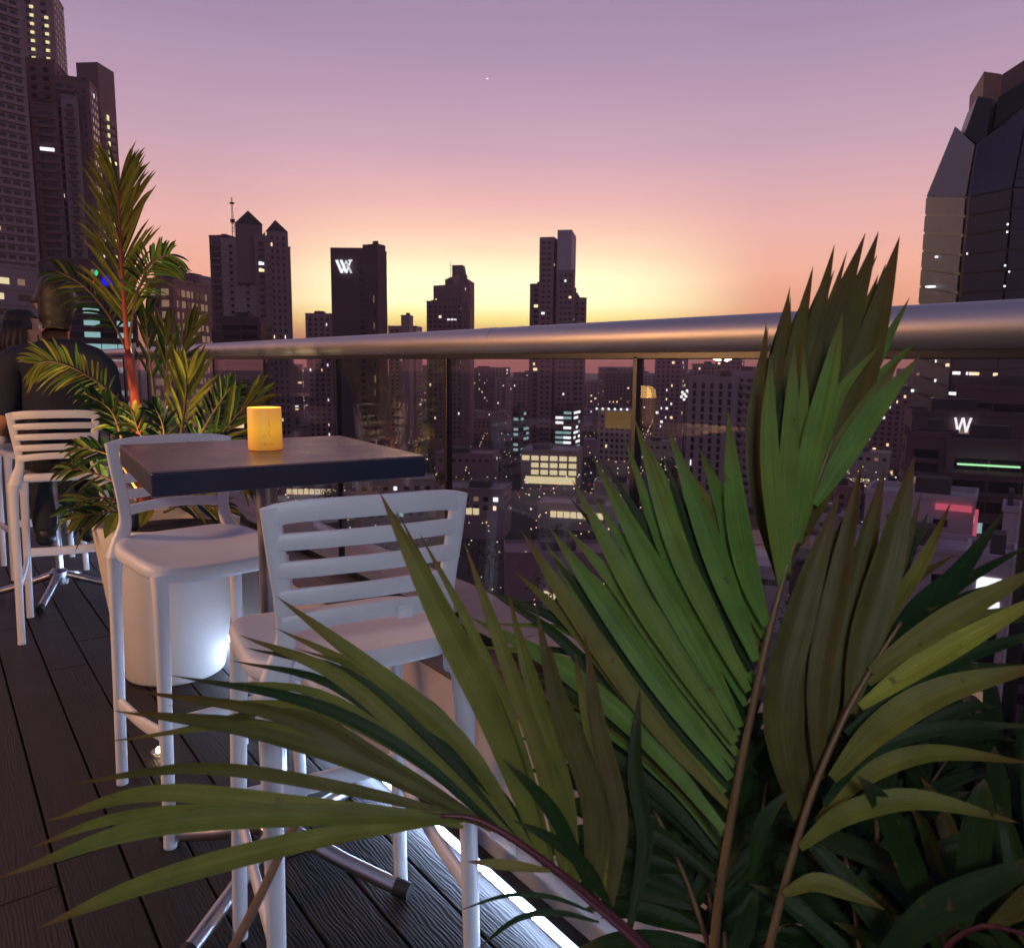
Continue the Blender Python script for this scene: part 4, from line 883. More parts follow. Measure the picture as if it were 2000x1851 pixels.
# --- left group, near and tall
r1, _ = building('tall grey tower cut by the left edge, with columns of dark balconies', -95, 40, 330, 338, 24, -50, 'conc', style='balcony', bay=3.2, lit=.01, slab=.7, fw=.7)
r2, q2 = building('slender tower with two columns of yellow stair lights running out of the top', 34, 103, 420, 417, 20, -24, 'mauve', style='punch', bay=5, lit=.0, fw=.35)
A, u, n = q2[0], q2[4], q2[5]
for j, (x, y0, y1) in enumerate([(60, 12, 112), (91, 36, 132)]):
    for i in range(7):
        y = lerp(y0, y1, i / 6); p = at_dist(x + i * .8, y, 418); p = p - n * 0
        t = (V((p.x, p.y, 0)) - A).dot(u); c = A + u * t + UP * p.z
        MB().box(c + n * .25, (.7, .2, .55), (u, n, UP)).out('stair_light', GL['y'], r2)
rt = thing('tower_block', 'broad dark apartment block with stepped crown behind the red-stemmed palm', 'building', (*at_dist(110, 712, 360).xy, ZG)); f = Fac()
block(rt, f, 44, 106, 359, 356, 20, 118, BW['brown'], style='punch', bay=4, lit=.015, fw=.4)
block(rt, f, 100, 152, 356, 354, 18, 152, BW['brown'], style='balcony', bay=4.5, lit=.04, cols='wcm', slab=.8, fw=.7)
block(rt, f, 150, 174, 354, 353, 12, 160, BW['brown'], style='punch', bay=3, lit=.05, fw=.45, cols='wcm')
block(rt, f, 60, 112, 352, 351, 3.5, 205, BW['brown'], style='balcony', bay=5, lit=.03, slab=.9, fw=.7)
block(rt, f, 118, 150, 350.5, 350, 3.5, 190, BW['conc'], style='balcony', bay=3, lit=.05, slab=.9, fw=.6)
f.out(rt, BW['brown'])
r4, q4 = building('dark slab tower with one column of yellow lights, right of the stepped block', 148, 190, 376, 371, 11, 122, 'brown', lit=.0, windows=False, roofkit=False)
A, B, C_, D_, u, n, zt = q4
f = Fac(); f.grid(B, C_, -40, zt - 18, u, 'balcony', bay=4, lit=.05, fw=.6, slab=.5); f.out(r4, BW['brown'])
for i in range(20):
    c = B - n * 4.5 + u * .3 + UP * (zt - 20 - i * 3.3); MB().box(c, (.12, .6, 1.05), (u, n, UP)).out('stair_light', GL['y'], r4)
# podium below with teal floors and the coloured sign
rp_, qp = building('low podium block with teal lit office floors behind the seated man', 118, 262, 255, 262, 24, 585, 'dark', name='office_block', style='ribbon', bay=5, fl=3.4, lit=.5, cols='ttt', fh=.45)
A, u, n = qp[0], qp[4], qp[5]
ru, qu = building('grey office wing with cream lit rooms at the left edge', -70, 70, 240, 250, 24, 520, 'conc', name='office_block', style='punch', bay=6, fl=4, lit=.5, cols='kkm', fw=.6, fh=.4)
rs, qs = building('dark hotel block carrying the red, green and blue sign', 100, 262, 300, 306, 20, 512, 'dark', name='office_block', style='punch', bay=5, lit=.10, cols='mwk')
A, u, n = qs[0], qs[4], qs[5]
def sp(x, y):
    p = at_dist(x, y, 303); return ((V((p.x, p.y, 0)) - A).dot(u), p.z)
def ell(x, y, rx, ry, tl=0):
    return [sp(x + rx * cos(2 * pi * k / 14) + tl * ry * sin(2 * pi * k / 14), y - ry * sin(2 * pi * k / 14)) for k in range(14)]
sg = sign('sign', rs, [ell(187, 533.5, 3.4, 5.5)], A, u, n, GL['g']); sg.name = 'green_mark'
sign('red_mark', rs, [ell(183, 555, 3.2, 6.5, -.3), ell(189.5, 548, 3.2, 5.5, -.3), ell(193, 559, 2.6, 4.8, -.3)], A, u, n, GL['h'])
sign('blue_mark', rs, [ell(206, 549, 8, 10.5), ell(218.5, 552, 3.2, 5.5, -.2)], A, u, n, GL['b'])
# --- skyline, left to right
building('squat brick-red block with a pinkish window grid right of the palm stem', 284, 338, 250, 246, 22, 548, 'brick', style='punch', bay=3.0, fl=3.2, lit=.75, cols='m', fw=.72, fh=.6)  # pinkish reflections in the panes put in as dim glow
building('narrow stair tower rising behind the brick-red block', 300, 330, 262, 260, 12, 522, 'brown', windows=False)
building('slim mauve apartment tower between the brick block and the twin-roofed tower', 342, 388, 470, 462, 20, 540, 'mauve', bay=3.2, lit=.03, fw=.5)
rw = thing('apartment_tower', 'large apartment tower with two pyramid roofs and a lattice antenna', 'building', (*at_dist(487, 712, 425).xy, ZG)); f = Fac()
block(rw, f, 408, 436, 424, 420, 26, 462, BW['brown'], style='balcony', bay=4, lit=.06, slab=1.4, fw=.7)
block(rw, f, 430, 500, 420, 414, 30, 468, BW['beige'], bay=7.5, lit=.05, fw=.22, fh=.45)
block(rw, f, 496, 522, 412, 410, 30, 462, BW['mauve'], bay=3.2, lit=.08, fw=.6)
q = block(rw, f, 460, 512, 413, 413.5, 12, 437, BW['brown'], base=40.0, windows=False, roofkit=False); pyramid(rw, *q[:4], q[6], zpx(487, 412, 420))
q = block(rw, f, 521, 562, 409.5, 411, 12, 452, BW['mauve'], bay=3.0, lit=.07, fw=.45, roofkit=False); pyramid(rw, *q[:4], q[6], zpx(532, 429, 416))
block(rw, f, 518, 567, 409, 416, 20, 482, BW['mauve'], style='balcony', bay=4, lit=.05, slab=.7, fw=.5)
f.out(rw, BW['brown'])
c = at_dist(527, 458, 411); MB().box(c, (2.2, .3, 1.0)).out('lit_attic', GL['k'], rw)
c = at_dist(455, 452, 421); z1 = zpx(455, 386, 421); an = MB()
for sx_, sy_ in ((-.7, -.7), (.7, -.7), (0, .8)): an.sweep([c + V((sx_, sy_, -4)), c + V((sx_ * .15, sy_ * .15, z1 - c.z))], (.11, .11), n=5)
for i in range(9):
    t = i / 9; k = lerp(1, .2, t); p = c + UP * (t * (z1 - c.z)); an.box(p, (.7 * k, .7 * k, .06))
for t in (.28, .34, .83): an.box(c + UP * (t * (z1 - c.z)), (.95, .95, .35))
an.out('antenna', M_POST, rw)
building('dark glass pavilion block with a teal lit lobby below the twin-roofed tower', 430, 508, 300, 296, 16, 622, 'dark', name='office_block', style='ribbon', bay=5, lit=.06, cols='tw')
building('low dark hall at the foot of the twin-roofed tower', 330, 432, 330, 330, 20, 652, 'dark', name='hall', bay=6, lit=.25, cols='wck', fw=.3, fh=.3)
building('small mauve block with rooftop lights left of the monogram tower', 596, 648, 520, 516, 20, 614, 'mauve', bay=3.4, lit=.05)
rh, qh = building('dark hotel tower with a white interlocking letter monogram near its top', 645, 728, 402, 398, 9, 484, 'dark', windows=False, roofkit=False)
A, B, C_, D_, u, n, zt = qh; f = Fac(); Wd = (B - A).length
f.grid(A + u * (Wd * .66), B - u * 1.0, -45, zt - 9, n, 'punch', bay=2.6, fl=3.3, lit=.03, fw=.8, fh=.55, inset=0)
bx = block(rh, f, 708, 737, 399, 394, 7, 477, BW['dark'], bay=3, lit=.04, fw=.25, roofkit=False, windows=False)
f.grid(bx[0] + bx[4] * 4, bx[1], -45, zt - 20, bx[5], 'punch', bay=3, fl=6.5, lit=.30, fw=.22, fh=.5, inset=.5, cols='m')
block(rh, f, 735, 748, 399, 402, 7, 480, BW['dark'], bay=4, lit=.0, fw=.4); block(rh, f, 746, 755, 403, 406, 6, 494, BW['dark'], bay=4, lit=.0)
f.out(rh, BW['dark'])
k = (402 / 1509) ; ox = (652.5 - 645) * k * 1.08; zb = zpx(670, 532, 400); s_ = k * 1.0
def wl_(x0, y0, x1, y1, w): return slant(ox + (x0 - 652.5) * s_, ox + (x1 - 652.5) * s_, zb + (532 - y0) * s_, zb + (532 - y1) * s_, w * s_)
sign('monogram', rh, [wl_(665.5, 533, 656, 510, 5.0), wl_(665.5, 533, 671, 516, 2.2)], A, u, n, GL['W'])
sign('monogram', rh, [wl_(674, 533, 664.5, 510, 5.0), wl_(674, 533, 682.5, 510, 2.6), [(ox + (x - 652.5) * s_, zb + (532 - y) * s_) for x, y in ((678, 511.6), (685.5, 511.6), (685, 509.6), (678, 509.6))]], A, u, n, GL['W'], off=.85)
sign('monogram', rh, [wl_(683.5, 533.5, 674, 511, 3.6), wl_(671.5, 519, 674.2, 511, 1.8), [(ox + (x - 652.5) * s_, zb + (532 - y) * s_) for x, y in ((672.5, 522.5), (678.5, 522.5), (678, 520.8), (673, 520.8))]], A, u, n, glow('pale sign light', (.80, .86, .88), .8), off=1.4)
building('low mauve terrace of roofs right of the monogram tower', 758, 812, 620, 615, 24, 638, 'mauve', bay=4, lit=.03)
building('small square stair tower standing alone right of the monogram tower', 783, 799, 600, 598, 10, 617, 'mauve', windows=False)
rz = thing('stepped_tower', 'stepped ziggurat tower with a slanted crown in the middle of the skyline', 'building', (*at_dist(880, 712, 530).xy, ZG)); f = Fac()
for pl, pr, top, d in ((833, 914, 590, 526), (842, 914, 586, 531), (856, 914, 571, 534), (869, 914, 545, 537)):
    block(rz, f, pl, pr, d, d - 3, 26, top, BW['brown'], bay=3.4, lit=.02, fw=.5, windows=pl == 833, roofkit=pl == 833)
block(rz, f, 905, 919, 522, 528, 26, 555, BW['brown'], bay=3, lit=.05, fw=.3, roofkit=False); block(rz, f, 897, 913, 524, 526, 24, 537, BW['brown'], windows=False, roofkit=False)
A, B, C_, D_, u, n = corners(883, 909, 545, 543, 8, 530); z0 = zpx(890, 548, 545); z1 = zpx(890, 518, 545); W3 = (B - A).length
mo('crown', [A + UP * z0, B + UP * z0, B - u * W3 * .22 + UP * z1, A + UP * z1] + [p - n * 8 for p in (A + UP * z0, B + UP * z0, B - u * W3 * .22 + UP * z1, A + UP * z1)], [(0, 1, 2, 3), (7, 6, 5, 4), (0, 4, 5, 1), (1, 5, 6, 2), (2, 6, 7, 3), (3, 7, 4, 0)], BW['brown'], rz)
c = at_dist(880.5, 545, 544); MB().sweep([c, c + UP * (zpx(880, 512, 544) - c.z)], (.22, .22), n=6).out('mast', M_POST, rz)
f.out(rz, BW['brown'])
A, B, C_, D_, u, n = corners(833, 914, 526, 523, 26, 590); lt = MB()
for x in (876, 883, 889, 894, 899): p = at_dist(x, 624, 524); lt.box(p, (.9, .3, .45), (u, n, UP))
lt.out('window_glows', GL['W'], rz, kind='stuff')
rc = thing('residential_tower', 'tallest pale tower of the skyline with a notched top above the handrail', 'building', (*at_dist(1090, 712, 485).xy, ZG)); f = Fac()
block(rc, f, 1035, 1060, 486, 482, 24, 556, BW['brown'], style='punch', bay=5, lit=.12, fw=.4, cols='wm')
block(rc, f, 1054, 1082, 480, 478, 26, 463, BW['mauve'], bay=3.6, lit=.02, fw=.6, fh=.4, roofkit=False)
block(rc, f, 1078, 1092, 483, 482, 24, 470, BW['mauve'], bay=3, lit=.06, fw=.5, fh=.4, roofkit=False)
block(rc, f, 1089, 1117, 478, 477, 26, 449, BW['pale'], windows=False, roofkit=False)
q = block(rc, f, 1089, 1122, 474, 473, 6, 527, BW['mauve'], bay=3.2, lit=.03, fw=.55, fh=.4, roofkit=False)
for y in (562, 572, 583, 590): block(rc, f, 1119, 1126 + (y - 562) * .35, 480, 480, 14, y, BW['mauve'], windows=False, roofkit=False, base=0.0)
block(rc, f, 1120, 1146, 479, 482, 22, 583, BW['mauve'], style='balcony', bay=4, lit=.05, slab=1.0, fw=.6)
f.out(rc, BW['mauve'])
# --- faceted glass tower on the right
rg = thing('glass_tower', 'dark faceted glass tower with a slanted top at the right edge', 'building', (*at_dist(1900, 712, 175).xy, ZG))
def pt(px, py, d): return at_dist(px, py, d)
def panels(quad, nx, ny, mat, name, fx=.985, fy=.88, outw=None):
    a, b_, c, d = quad; nrm = (b_ - a).cross(d - a).normalized()
    if nrm.dot(-a) < 0: nrm = -nrm
    q = MB()
    for j in range(ny):
        for i in range(nx):
            def bl(s, t): return (a * (1 - s) + b_ * s) * (1 - t) + (d * (1 - s) + c * s) * t
            s0 = (i + .5 - fx / 2) / nx; s1 = (i + .5 + fx / 2) / nx; t0 = (j + .5 - fy / 2) / ny; t1 = (j + .5 + fy / 2) / ny
            q.quad(*[p + nrm * .22 for p in (bl(s0, t0), bl(s1, t0), bl(s1, t1), bl(s0, t1))])
    return q.out(name, mat, rg, kind='stuff')
E0 = [V((*pt(1800, 600, 190).xy, ZG)), pt(1811, 385, 190), pt(1867, 248, 192)]
E1 = [V((*pt(1866, 600, 172).xy, ZG)), pt(1888, 385, 173), pt(1906, 284, 178)]
E1b = [V((*pt(1876, 600, 171).xy, ZG)), pt(1896, 385, 172), pt(1911, 286, 177)]
E2 = [V((*pt(1968, 600, 165).xy, ZG)), pt(1978, 368, 166), pt(2010, 205, 178)]
E3 = [V((*pt(2200, 600, 190).xy, ZG)), pt(2200, 360, 190), pt(2160, 190, 196)]
E4 = [V((*pt(2050, 600, 230).xy, ZG)), pt(2050, 420, 230), pt(2030, 300, 225)]
E5 = [V((*pt(1850, 600, 225).xy, ZG)), pt(1855, 430, 225), pt(1880, 310, 222)]
ring = [E0, E1, E1b, E2, E3, E4, E5]; vs = [e[l] for l in range(3) for e in ring]; k = len(ring)
fs = [(l * k + i, l * k + (i + 1) % k, (l + 1) * k + (i + 1) % k, (l + 1) * k + i) for l in range(2) for i in range(k)] + [tuple(range(2 * k, 3 * k))]
mo('facade_core', vs, fs, M_POST, rg)
nfl = 27
panels((E0[0], E1[0], E1[1], E0[1]), 5, nfl, M_GT, 'glass_panels'); panels((E0[1], E1[1], E1[2], E0[2]), 5, 10, M_GT, 'glass_panels', fy=.97)
panels((E1b[0], E2[0], E2[1], E1b[1]), 7, nfl, M_GT2, 'glass_panels'); panels((E1b[1], E2[1], E2[2], E1b[2]), 7, 10, M_GT2, 'glass_panels', fy=.985)
panels((E2[0], E3[0], E3[1], E2[1]), 12, nfl, M_GT2, 'glass_panels'); panels((E2[1], E3[1], E3[2], E2[2]), 12, 10, M_GT2, 'glass_panels')
M_WARMCLAD = pbr('warm lit cladding', (.33, .20, .15), .7, var=.1, vscale=.3)  # warm light on the crown put into its brown colour
P_ = [pt(1884, 262, 186), pt(1921, 292, 183), pt(1940, 194, 185), pt(1910, 188, 187)]
bk = [p + V((.8, .5, 0)) * 12 for p in P_]
mo('dark_fin', P_ + bk, [(0, 1, 2, 3), (7, 6, 5, 4), (0, 4, 5, 1), (1, 5, 6, 2), (2, 6, 7, 3), (3, 7, 4, 0)], M_POST, rg)
P_ = [pt(1914, 290, 190), pt(1948, 290, 188), pt(1956, 145, 188), pt(1922, 140, 190)]
bk = [p + V((.8, .5, 0)) * 16 for p in P_]
mo('stair_core', P_ + bk, [(0, 1, 2, 3), (7, 6, 5, 4), (0, 4, 5, 1), (1, 5, 6, 2), (2, 6, 7, 3), (3, 7, 4, 0)], M_WARMCLAD, rg)
P_ = [pt(1946, 285, 187), pt(2120, 180, 196), pt(2120, 40, 196), pt(1957, 146, 187)]
bk = [p + V((.8, .5, 0)) * 14 for p in P_]
mo('crown_wall', P_ + bk, [(0, 1, 2, 3), (7, 6, 5, 4), (0, 4, 5, 1), (1, 5, 6, 2), (2, 6, 7, 3), (3, 7, 4, 0)], M_WARMCLAD, rg)
P_ = [pt(1941, 250, 184), pt(2060, 160, 186), pt(2060, 120, 186), pt(1950, 190, 184)]
bk = [p + V((.8, .5, 0)) * 2.5 for p in P_]
mo('crown_louvre', P_ + bk, [(0, 1, 2, 3), (7, 6, 5, 4), (0, 4, 5, 1), (1, 5, 6, 2), (2, 6, 7, 3), (3, 7, 4, 0)], M_POST, rg)
lt = MB()
for x, y, w in ((1840, 502, 1.4), (1829, 503, 1.0), (1818, 561, 3.4), (1968, 440, .5), (1967, 455, .5), (1963, 520, .5), (1962, 560, .5), (1889, 497, .4), (1971, 532, .4)):
    p = pt(x, y, (183 if x < 1880 else 164.5)); lt.box(p - V((p.x, p.y, 0)).normalized() * 1.0, (w * .22, w * .22, .16))
lt.out('window_glows', GL['c'], rg, kind='stuff')
for key in 'wcm':           # window glows added to stand in for the city lights here
    lt = MB()
    for i in range(46):
        t = rnd.random(); a_, b_ = rnd.choice(((E0, E1), (E1b, E2), (E1b, E2))); p = a_[0].lerp(b_[0], t); uu = (b_[0] - a_[0]).normalized(); nn_ = V((uu.y, -uu.x, 0)); nn_ = nn_ if nn_.dot(p) < 0 else -nn_
        z = 4 - 3.9 * rnd.randint(0, 9) + .4; tt = (z - ZG) / (a_[1].z - ZG); q0 = a_[0].lerp(a_[1], tt).lerp(b_[0].lerp(b_[1], tt), t)
        lt.box(q0 + nn_ * .32, (rnd.choice((.25, .4, .8)), .05, .28), (uu, nn_, UP))
    lt.out('window_glows', GL[key], rg, kind='stuff')

# --- lower city seen through the glass
building('beige apartment tower with vertical dark window strips behind the palm leaves', 1345, 1440, 330, 322, 24, 738, 'beige', bay=3.4, lit=.02, fw=.38, fh=.7)
building('beige apartment wing with rows of balconies right of the strip-windowed tower', 1430, 1505, 326, 324, 22, 728, 'beige', style='balcony', bay=4.5, lit=.03, slab=1.0, fw=.65)
building('mauve tower with a lit top floor just right of the thick glass post', 1280, 1333, 560, 556, 22, 690, 'mauve', bay=3.4, lit=.10, fw=.5)
building('far stepped mauve block with a red beacon above the beige towers', 1352, 1400, 640, 640, 22, 712, 'mauve', bay=3.4, lit=.05)
building('far mauve slab with a red roof light beside the stepped block', 1398, 1450, 620, 618, 22, 693, 'mauve', bay=3.4, lit=.05)
rl, ql = building('low office building glowing with a grid of cream lit windows', 1018, 1128, 392, 388, 26, 882, 'cream', name='office_block', windows=False)
A, B, C_, D_, u, n, zt = ql; Wd = (B - A).length
for j in range(3):
    for i in range(6):
        x0 = Wd * (i + .10) / 6; x1 = Wd * (i + .90) / 6; z = zt - 2.2 - j * 3.6
        if j and i == 0: continue
        MB().add([A + u * x0 + n * .15 + UP * (z - 2.4), A + u * x1 + n * .15 + UP * (z - 2.4), A + u * x1 + n * .15 + UP * z, A + u * x0 + n * .15 + UP * z], [(0, 1, 2, 3)]).out('window', GL['k'], rl)
MB().quad(A + u * Wd * .08 + n * .15 + UP * (zt - 16.5), A + u * Wd * .97 + n * .15 + UP * (zt - 16.5), A + u * Wd * .97 + n * .15 + UP * (zt - 12.8), A + u * Wd * .08 + n * .15 + UP * (zt - 12.8)).out('lit_lobby', GL['k'], rl)
ro, qo = building('block with an amber floodlit facade and a row of white roof lamps', 1168, 1236, 420, 416, 20, 802, 'cream', name='office_block', bay=3, lit=.06, fw=.5)
A, B, C_, D_, u, n, zt = qo; Wd = (B - A).length
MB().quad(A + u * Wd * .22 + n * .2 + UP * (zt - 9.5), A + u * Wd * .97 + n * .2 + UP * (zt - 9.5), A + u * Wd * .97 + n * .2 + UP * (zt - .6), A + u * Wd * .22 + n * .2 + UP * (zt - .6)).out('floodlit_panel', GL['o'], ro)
for i in range(7): MB().ball(A + u * Wd * (-.03 + i * .175) + n * .8 + UP * (zt + .9), .62, 8, 6).out('roof_lamp', GL['c'], ro)
building('office slab with teal lit ribbon windows between the glass posts', 1082, 1120, 455, 452, 18, 796, 'dark', name='office_block', style='ribbon', bay=5, fl=2.9, lit=.55, cols='tc')
building('narrow office block with a teal lit stair front left of the cream-lit building', 1000, 1016, 440, 438, 14, 798, 'dark', name='office_block', style='ribbon', bay=4, fl=2.9, lit=.6, cols='t')
rk, qk = building('wide dark office building with a white letter W on its roof edge', 1782, 2080, 148, 152, 12, 812, 'dark', name='office_block', style='punch', bay=5, lit=.03, cols='m', fw=.5)
A, B, C_, D_, u, n, zt = qk
k = 150 / 1509 * 1.28; x0 = (V((*at_dist(1878, 833, 149.3).xy, 0)) - A).dot(u); zb = zpx(1878, 843.5, 149.3)
sign('letter_sign', rk, [slant(x0 + a_ * k, x0 + c_ * k, zb, zb + 19 * k, 2.4 * k) for a_, c_ in ((-4.6, -9.0), (-4.6, -.2), (4.6, .2), (4.6, 9.0))], A, u, n, GL['W'])
rb_, qb = building('black tower block with a pale roof line behind the W building', 1868, 2090, 163, 160, 3.5, 762, 'dark', bay=5, lit=.05, cols='mct', style='ribbon')
building('glass-fronted low block with blue-green lit panels below the W sign', 1772, 1852, 137, 136, 8, 852, 'dark', name='office_block', style='ribbon', bay=3.5, fl=2.2, lit=.5, cols='tmt', fh=.6)
rgn, qgn = building('dark retail block with a green-white lit canopy strip at the right edge', 1850, 2100, 134, 136, 8, 868, 'dark', name='shop_block', style='ribbon', bay=4, lit=.15, cols='tm')
A, B, C_, D_, u, n, zt = qgn
MB().box(A + u * 5.5 + n * .8 + UP * (zt - 3.2), (4.0, .3, .11), (u, n, UP)).out('canopy_light', GL['G'], rgn)
rq, qq = building('low pale mall roof with a pink lit fascia at the right', 1690, 1905, 122, 121, 10, 972, 'pale', name='shop_block', bay=7, lit=.1, fw=.3, fh=.3)
A, B, C_, D_, u, n, zt = qq; Wd = (B - A).length
MB().box(A + u * (Wd * .82) + n * .4 + UP * (zt - .9), (Wd * .16, .3, .4), (u, n, UP)).out('pink_fascia', GL['p'], rq)
MB().box(B - n * 1.5 + u * .3 + UP * (zt - 3), (.2, 1.4, 1.7), (u, n, UP)).out('pink_panel', GL['p'], rq)
building('low pale roofed hall in front of the pink-lit mall', 1655, 1930, 108, 108, 10, 1075, 'pale', name='shop_block', bay=7, lit=.12, fw=.4, fh=.35, cols='ck')
building('glazed white-lit atrium low down at the right edge', 1888, 1985, 97, 97, 8, 1095, 'pale', name='atrium', style='ribbon', bay=2.6, fl=2.6, lit=.65, cols='ccm', fh=.8)
building('small white-lit scaffolded block beside the mall at the right edge', 1960, 1995, 114, 114, 6, 1000, 'pale', name='shop_block', style='punch', bay=1.6, fl=2, lit=.8, cols='c', fw=.7, fh=.6)

# everything else standing between them
placed = []
for o in [o for o in bpy.data.objects if o.get('category') == 'building']: placed.append((o.location.x, o.location.y, 26))
kinds = [('mauve', 'mauve'), ('brown', 'brown'), ('beige', 'beige'), ('conc', 'grey'), ('pale', 'pale'), ('dark', 'dark'), ('brick', 'brick-red'), ('cream', 'cream')]
shape = {'tower_block': 'tower', 'house_block': 'low block', 'slab_block': 'slab block'}
zone = [(560, 'seen through the second glass pane'), (720, 'seen through the glass behind the candle lamp'), (890, 'seen through the glass above the near table'), (1080, 'seen through the glass left of the cream-lit office'),
        (1255, 'seen through the glass around the amber-lit block'), (1440, 'seen through the glass right of the thick post'), (1700, 'seen through the palm leaves'), (2100, 'seen through the glass at the right edge')]
tries = 0; made = 0; fill = {}
while made < 165 and tries < 4000:
    tries += 1
    px = rnd.uniform(330, 2060); d = rnd.choice((rnd.uniform(190, 420), rnd.uniform(330, 900), rnd.uniform(700, 1900)))
    p = at_dist(px, 712, d); w = rnd.uniform(14, 34) * (1 + d / 2500); far = d > 650
    if any((p.x - a) ** 2 + (p.y - b_) ** 2 < (r_ + w * .62) ** 2 for a, b_, r_ in placed): continue
    def hides(h_):
        y_ = CY + F_PX * (V((p.x, p.y, ZG + h_ + 3)) - CAM).dot(DN) / (V((p.x, p.y, ZG + h_ + 3)) - CAM).dot(FW); r_ = w * .6 / d * F_PX * 1.1
        return any(d < kd and px + r_ > a_ and px - r_ < b_ and y_ < kb for a_, b_, kd, kb in ((1012, 1134, 395, 950), (1165, 1240, 420, 885), (1080, 1122, 455, 835), (998, 1018, 440, 845), (1770, 1910, 215, 940), (1690, 1990, 178, 1020), (1345, 1505, 326, 960), (1320, 1350, 500, 790)))
    tall = rnd.random() < (.62 if far else (.25 if d > 430 else 0))
    h = rnd.uniform(26, 58) if tall else rnd.uniform(7, 20)
    if far and tall: h = min(rnd.uniform(34, 66), 60 + (d - 600) * .004)
    if hides(h): continue
    hw = w / 2 / d * F_PX * 1.0; tilt = rnd.uniform(-.35, .35) * w
    wall, cname = rnd.choice(kinds); dp = rnd.uniform(12, 24); nm = 'tower_block' if h > 30 else ('slab_block' if w > 26 else 'house_block')
    zn = next(z for a, z in zone if px < a); dist_w = 'far' if d > 900 else ('mid-distance' if d > 420 else 'near')
    k = 1 / max(.6, (ray(px, 712).normalized().dot(FW))); hw *= k
    nb_, _ = building(f'{dist_w} {cname} {shape[nm]} {zn}', px - hw, px + hw, d + tilt / 2, d - tilt / 2, dp, float(ZG + h), wall, name=nm, group=f'{dist_w} {cname} {shape[nm]}s {zn}',
             style=rnd.choice(('punch', 'punch', 'balcony', 'ribbon')) if d < 900 else 'punch', bay=rnd.uniform(2.8, 4.4) if d < 900 else 5, fl=3.2 if d < 900 else 4, lit=rnd.choice((.05, .09, .15)), cols=rnd.choice(('wc', 'wm', 'wcm', 'wkm', 'ctm')), slab=.8, roofkit=d < 900)
    if d < 520 and rnd.random() < .75:      # lit shopfronts at street level
        A, B, C_, D_, u, n = corners(px - hw, px + hw, d + tilt / 2, d - tilt / 2, dp); L_ = (B - A).length; a_ = rnd.uniform(.05, .4); b_ = rnd.uniform(.6, .95); q = MB(); zz = ZG + rnd.choice((.6, .6, h * .5))
        for i in range(int(L_ * (b_ - a_) / 2.6)): s0 = A + u * (L_ * a_ + i * 2.6) + n * .25; q.quad(s0 + UP * zz, s0 + u * 2.2 + UP * zz, s0 + u * 2.2 + UP * (zz + 2.4), s0 + UP * (zz + 2.4))
        if q.v: q.out('shopfront', GL[rnd.choice('kkwmt')], nb_, kind='stuff')
    placed.append((p.x, p.y, w * .62)); made += 1; fill.setdefault(nb_['label'], []).append((px, h, nb_))
for lab, lst in fill.items():
    lst.sort(key=lambda t: t[0])
    for i, (_, _, o) in enumerate(lst):
        if len(lst) > 1: o['label'] = ('leftmost ' if i == 0 else ('rightmost ' if i == len(lst) - 1 else ('middle ' if len(lst) == 3 else f'{("second", "third", "fourth", "fifth", "sixth")[i - 1]} from left '))) + lab
        o['group'] = 'buildings of the lower town'

# tree canopy, street and roof lights of the lower town: masses nobody could count
M_CAN = pbr('dark tree canopy', (.022, .032, .014), .95, var=.6, vscale=.5, bump=.5, bscale=2)
tr = MB(); spots = []
for i in range(340):
    px = rnd.uniform(330, 2060); d = rnd.uniform(150, 900) if i < 260 else rnd.uniform(900, 2300); p = at_dist(px, 712, d)
    if any((p.x - a) ** 2 + (p.y - b_) ** 2 < (r_ * .75) ** 2 for a, b_, r_ in placed): continue
    for j in range(rnd.randint(2, 5)):
        c = V((p.x + rnd.uniform(-7, 7), p.y + rnd.uniform(-7, 7), ZG + rnd.uniform(5, 9))); r_ = rnd.uniform(2.2, 4.2)
        for t in range(46):
            q = V((rnd.gauss(0, 1), rnd.gauss(0, 1), rnd.gauss(0, .8))).normalized() * r_ * rnd.uniform(.75, 1.05); a1 = V((rnd.gauss(0, 1), rnd.gauss(0, 1), rnd.gauss(0, 1))).normalized() * rnd.uniform(.5, .95); a2 = a1.cross(q).normalized() * rnd.uniform(.4, .9)
            tr.add([c + q - a1, c + q + a2, c + q + a1], [(0, 1, 2)])
        tr.sweep([V((c.x, c.y, ZG)), c], (.25, .25), n=5, cap=False)
tag(tr.out('tree_canopy', M_CAN, None), 'dark tree canopy growing between the lower buildings', kind='stuff')
ROADS = [((1010, 1240), (1135, 955)), ((540, 1010), (1320, 935)), ((1150, 1100), (1760, 905)), ((900, 1160), (1260, 1000)), ((640, 930), (760, 800)), ((880, 960), (960, 800)), ((1240, 1010), (1300, 800)), ((1500, 900), (2000, 850)), ((430, 850), (1250, 820)), ((1000, 880), (1900, 800))]
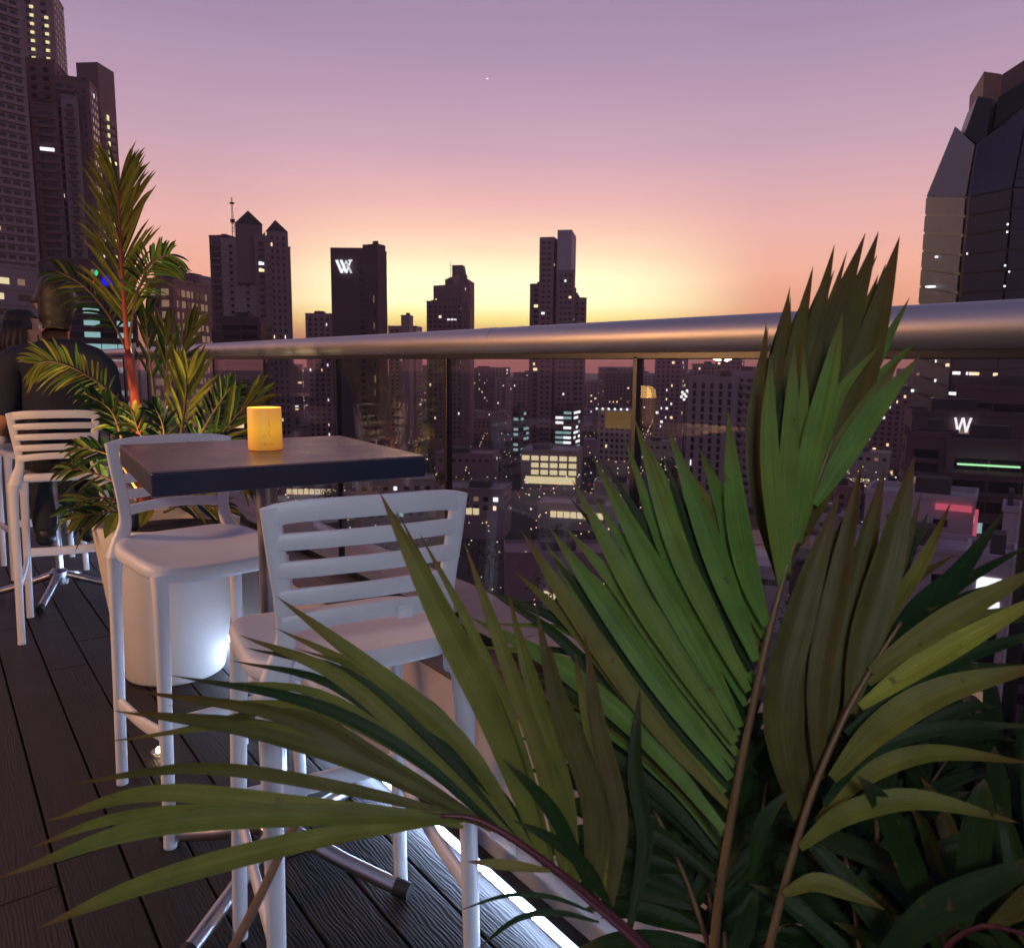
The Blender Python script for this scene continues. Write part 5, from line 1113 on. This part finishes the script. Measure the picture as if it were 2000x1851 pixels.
for key, cnt, sz in (('w', 800, .22), ('c', 360, .22), ('y', 420, .22), ('r', 80, .24)):
    q = MB()
    for i in range(cnt):
        px = rnd.uniform(330, 2060); d = rnd.choice((rnd.uniform(140, 480), rnd.uniform(300, 1100), rnd.uniform(900, 2600))); p = at_dist(px, 712, d)
        z = ZG + rnd.choice((rnd.uniform(5, 9), rnd.uniform(6, 14))); s_ = sz * (.6 + d / 700) * rnd.choice((.7, 1, 1.5))
        n_ = rnd.choice((1, 1, 1, 2, 4)); dx = V((rnd.uniform(-1, 1), rnd.uniform(-1, 1), 0)).normalized() * (5 + d * .012)
        for j in range(n_): q.ball((p.x + dx.x * j, p.y + dx.y * j, z), s_, 5, 3)
    for (x0, y0), (x1, y1) in ROADS:          # strings of lamps and headlights along the streets
        P0 = on_z(x0, y0, ZG); P1 = on_z(x1, y1, ZG); L_ = (P1 - P0).length; sd_ = (P1 - P0).normalized().cross(UP)
        for i in range(int(min(L_, 900) / {'w': 13, 'c': 30, 'y': 22, 'r': 26}[key])):
            p = P0.lerp(P1, rnd.random() if key in 'cr' else (i + .5) * {'w': 13, 'y': 22}.get(key, 20) / L_); dd = (p - CAM).length
            if key in 'cr': q.ball(p + sd_ * (3 if key == 'r' else -3) + UP * .8, .18 * (.6 + dd / 700), 5, 3)
            else: q.ball(p + sd_ * (8 if i % 2 else -8) + UP * 7.5, .24 * (.6 + dd / 700), 5, 3)
    tag(q.out('city_lights', GL[key], None), {'w': 'warm', 'c': 'cool white', 'y': 'yellow', 'r': 'red'}[key] + ' street and roof lights scattered over the lower town', kind='stuff')
q = MB(); c = at_dist(1338, 770, 500)       # floodlit mast of the sports ground
fm = thing('floodlight_mast', 'cluster of blazing white floodlights right of the thick glass post', 'floodlight', (c.x, c.y, ZG))
MB().sweep([V((c.x, c.y, ZG)), c + UP * 4], (.5, .35), n=8).out('mast', M_POST, fm)
for i, (x, y) in enumerate(((1333, 766), (1342, 763), (1337, 770), (1345, 766), (1331, 775), (1340, 774), (1336, 780))): MB().ball(at_dist(x, y, 499), .85, 8, 6).out('floodlamp', GL['c'], fm)

st_ = at_dist(952, 154, 12000); MB().ball(st_, 11, 10, 8).out('evening_star', glow('starlight', (1, .97, .95), 1.6), None, loc=st_)
tag(bpy.data.objects['evening_star'], 'tiny bright evening star high in the purple sky', 'star')

# ------------------------------------------------------------------ haze over the town
m = bpy.data.materials.new('dusk haze'); m.use_nodes = True; t = m.node_tree; t.nodes.clear()
pv = t.nodes.new('ShaderNodeVolumePrincipled'); pv.inputs['Color'].default_value = (.97, .80, .81, 1); pv.inputs['Density'].default_value = HAZE; pv.inputs['Anisotropy'].default_value = .35
ou = t.nodes.new('ShaderNodeOutputMaterial'); t.links.new(pv.outputs[0], ou.inputs['Volume'])
if HAZE > 0: tag(MB().box((0, 0, 64), (7000, 7000, 128)).out('haze', m), kind='stuff')
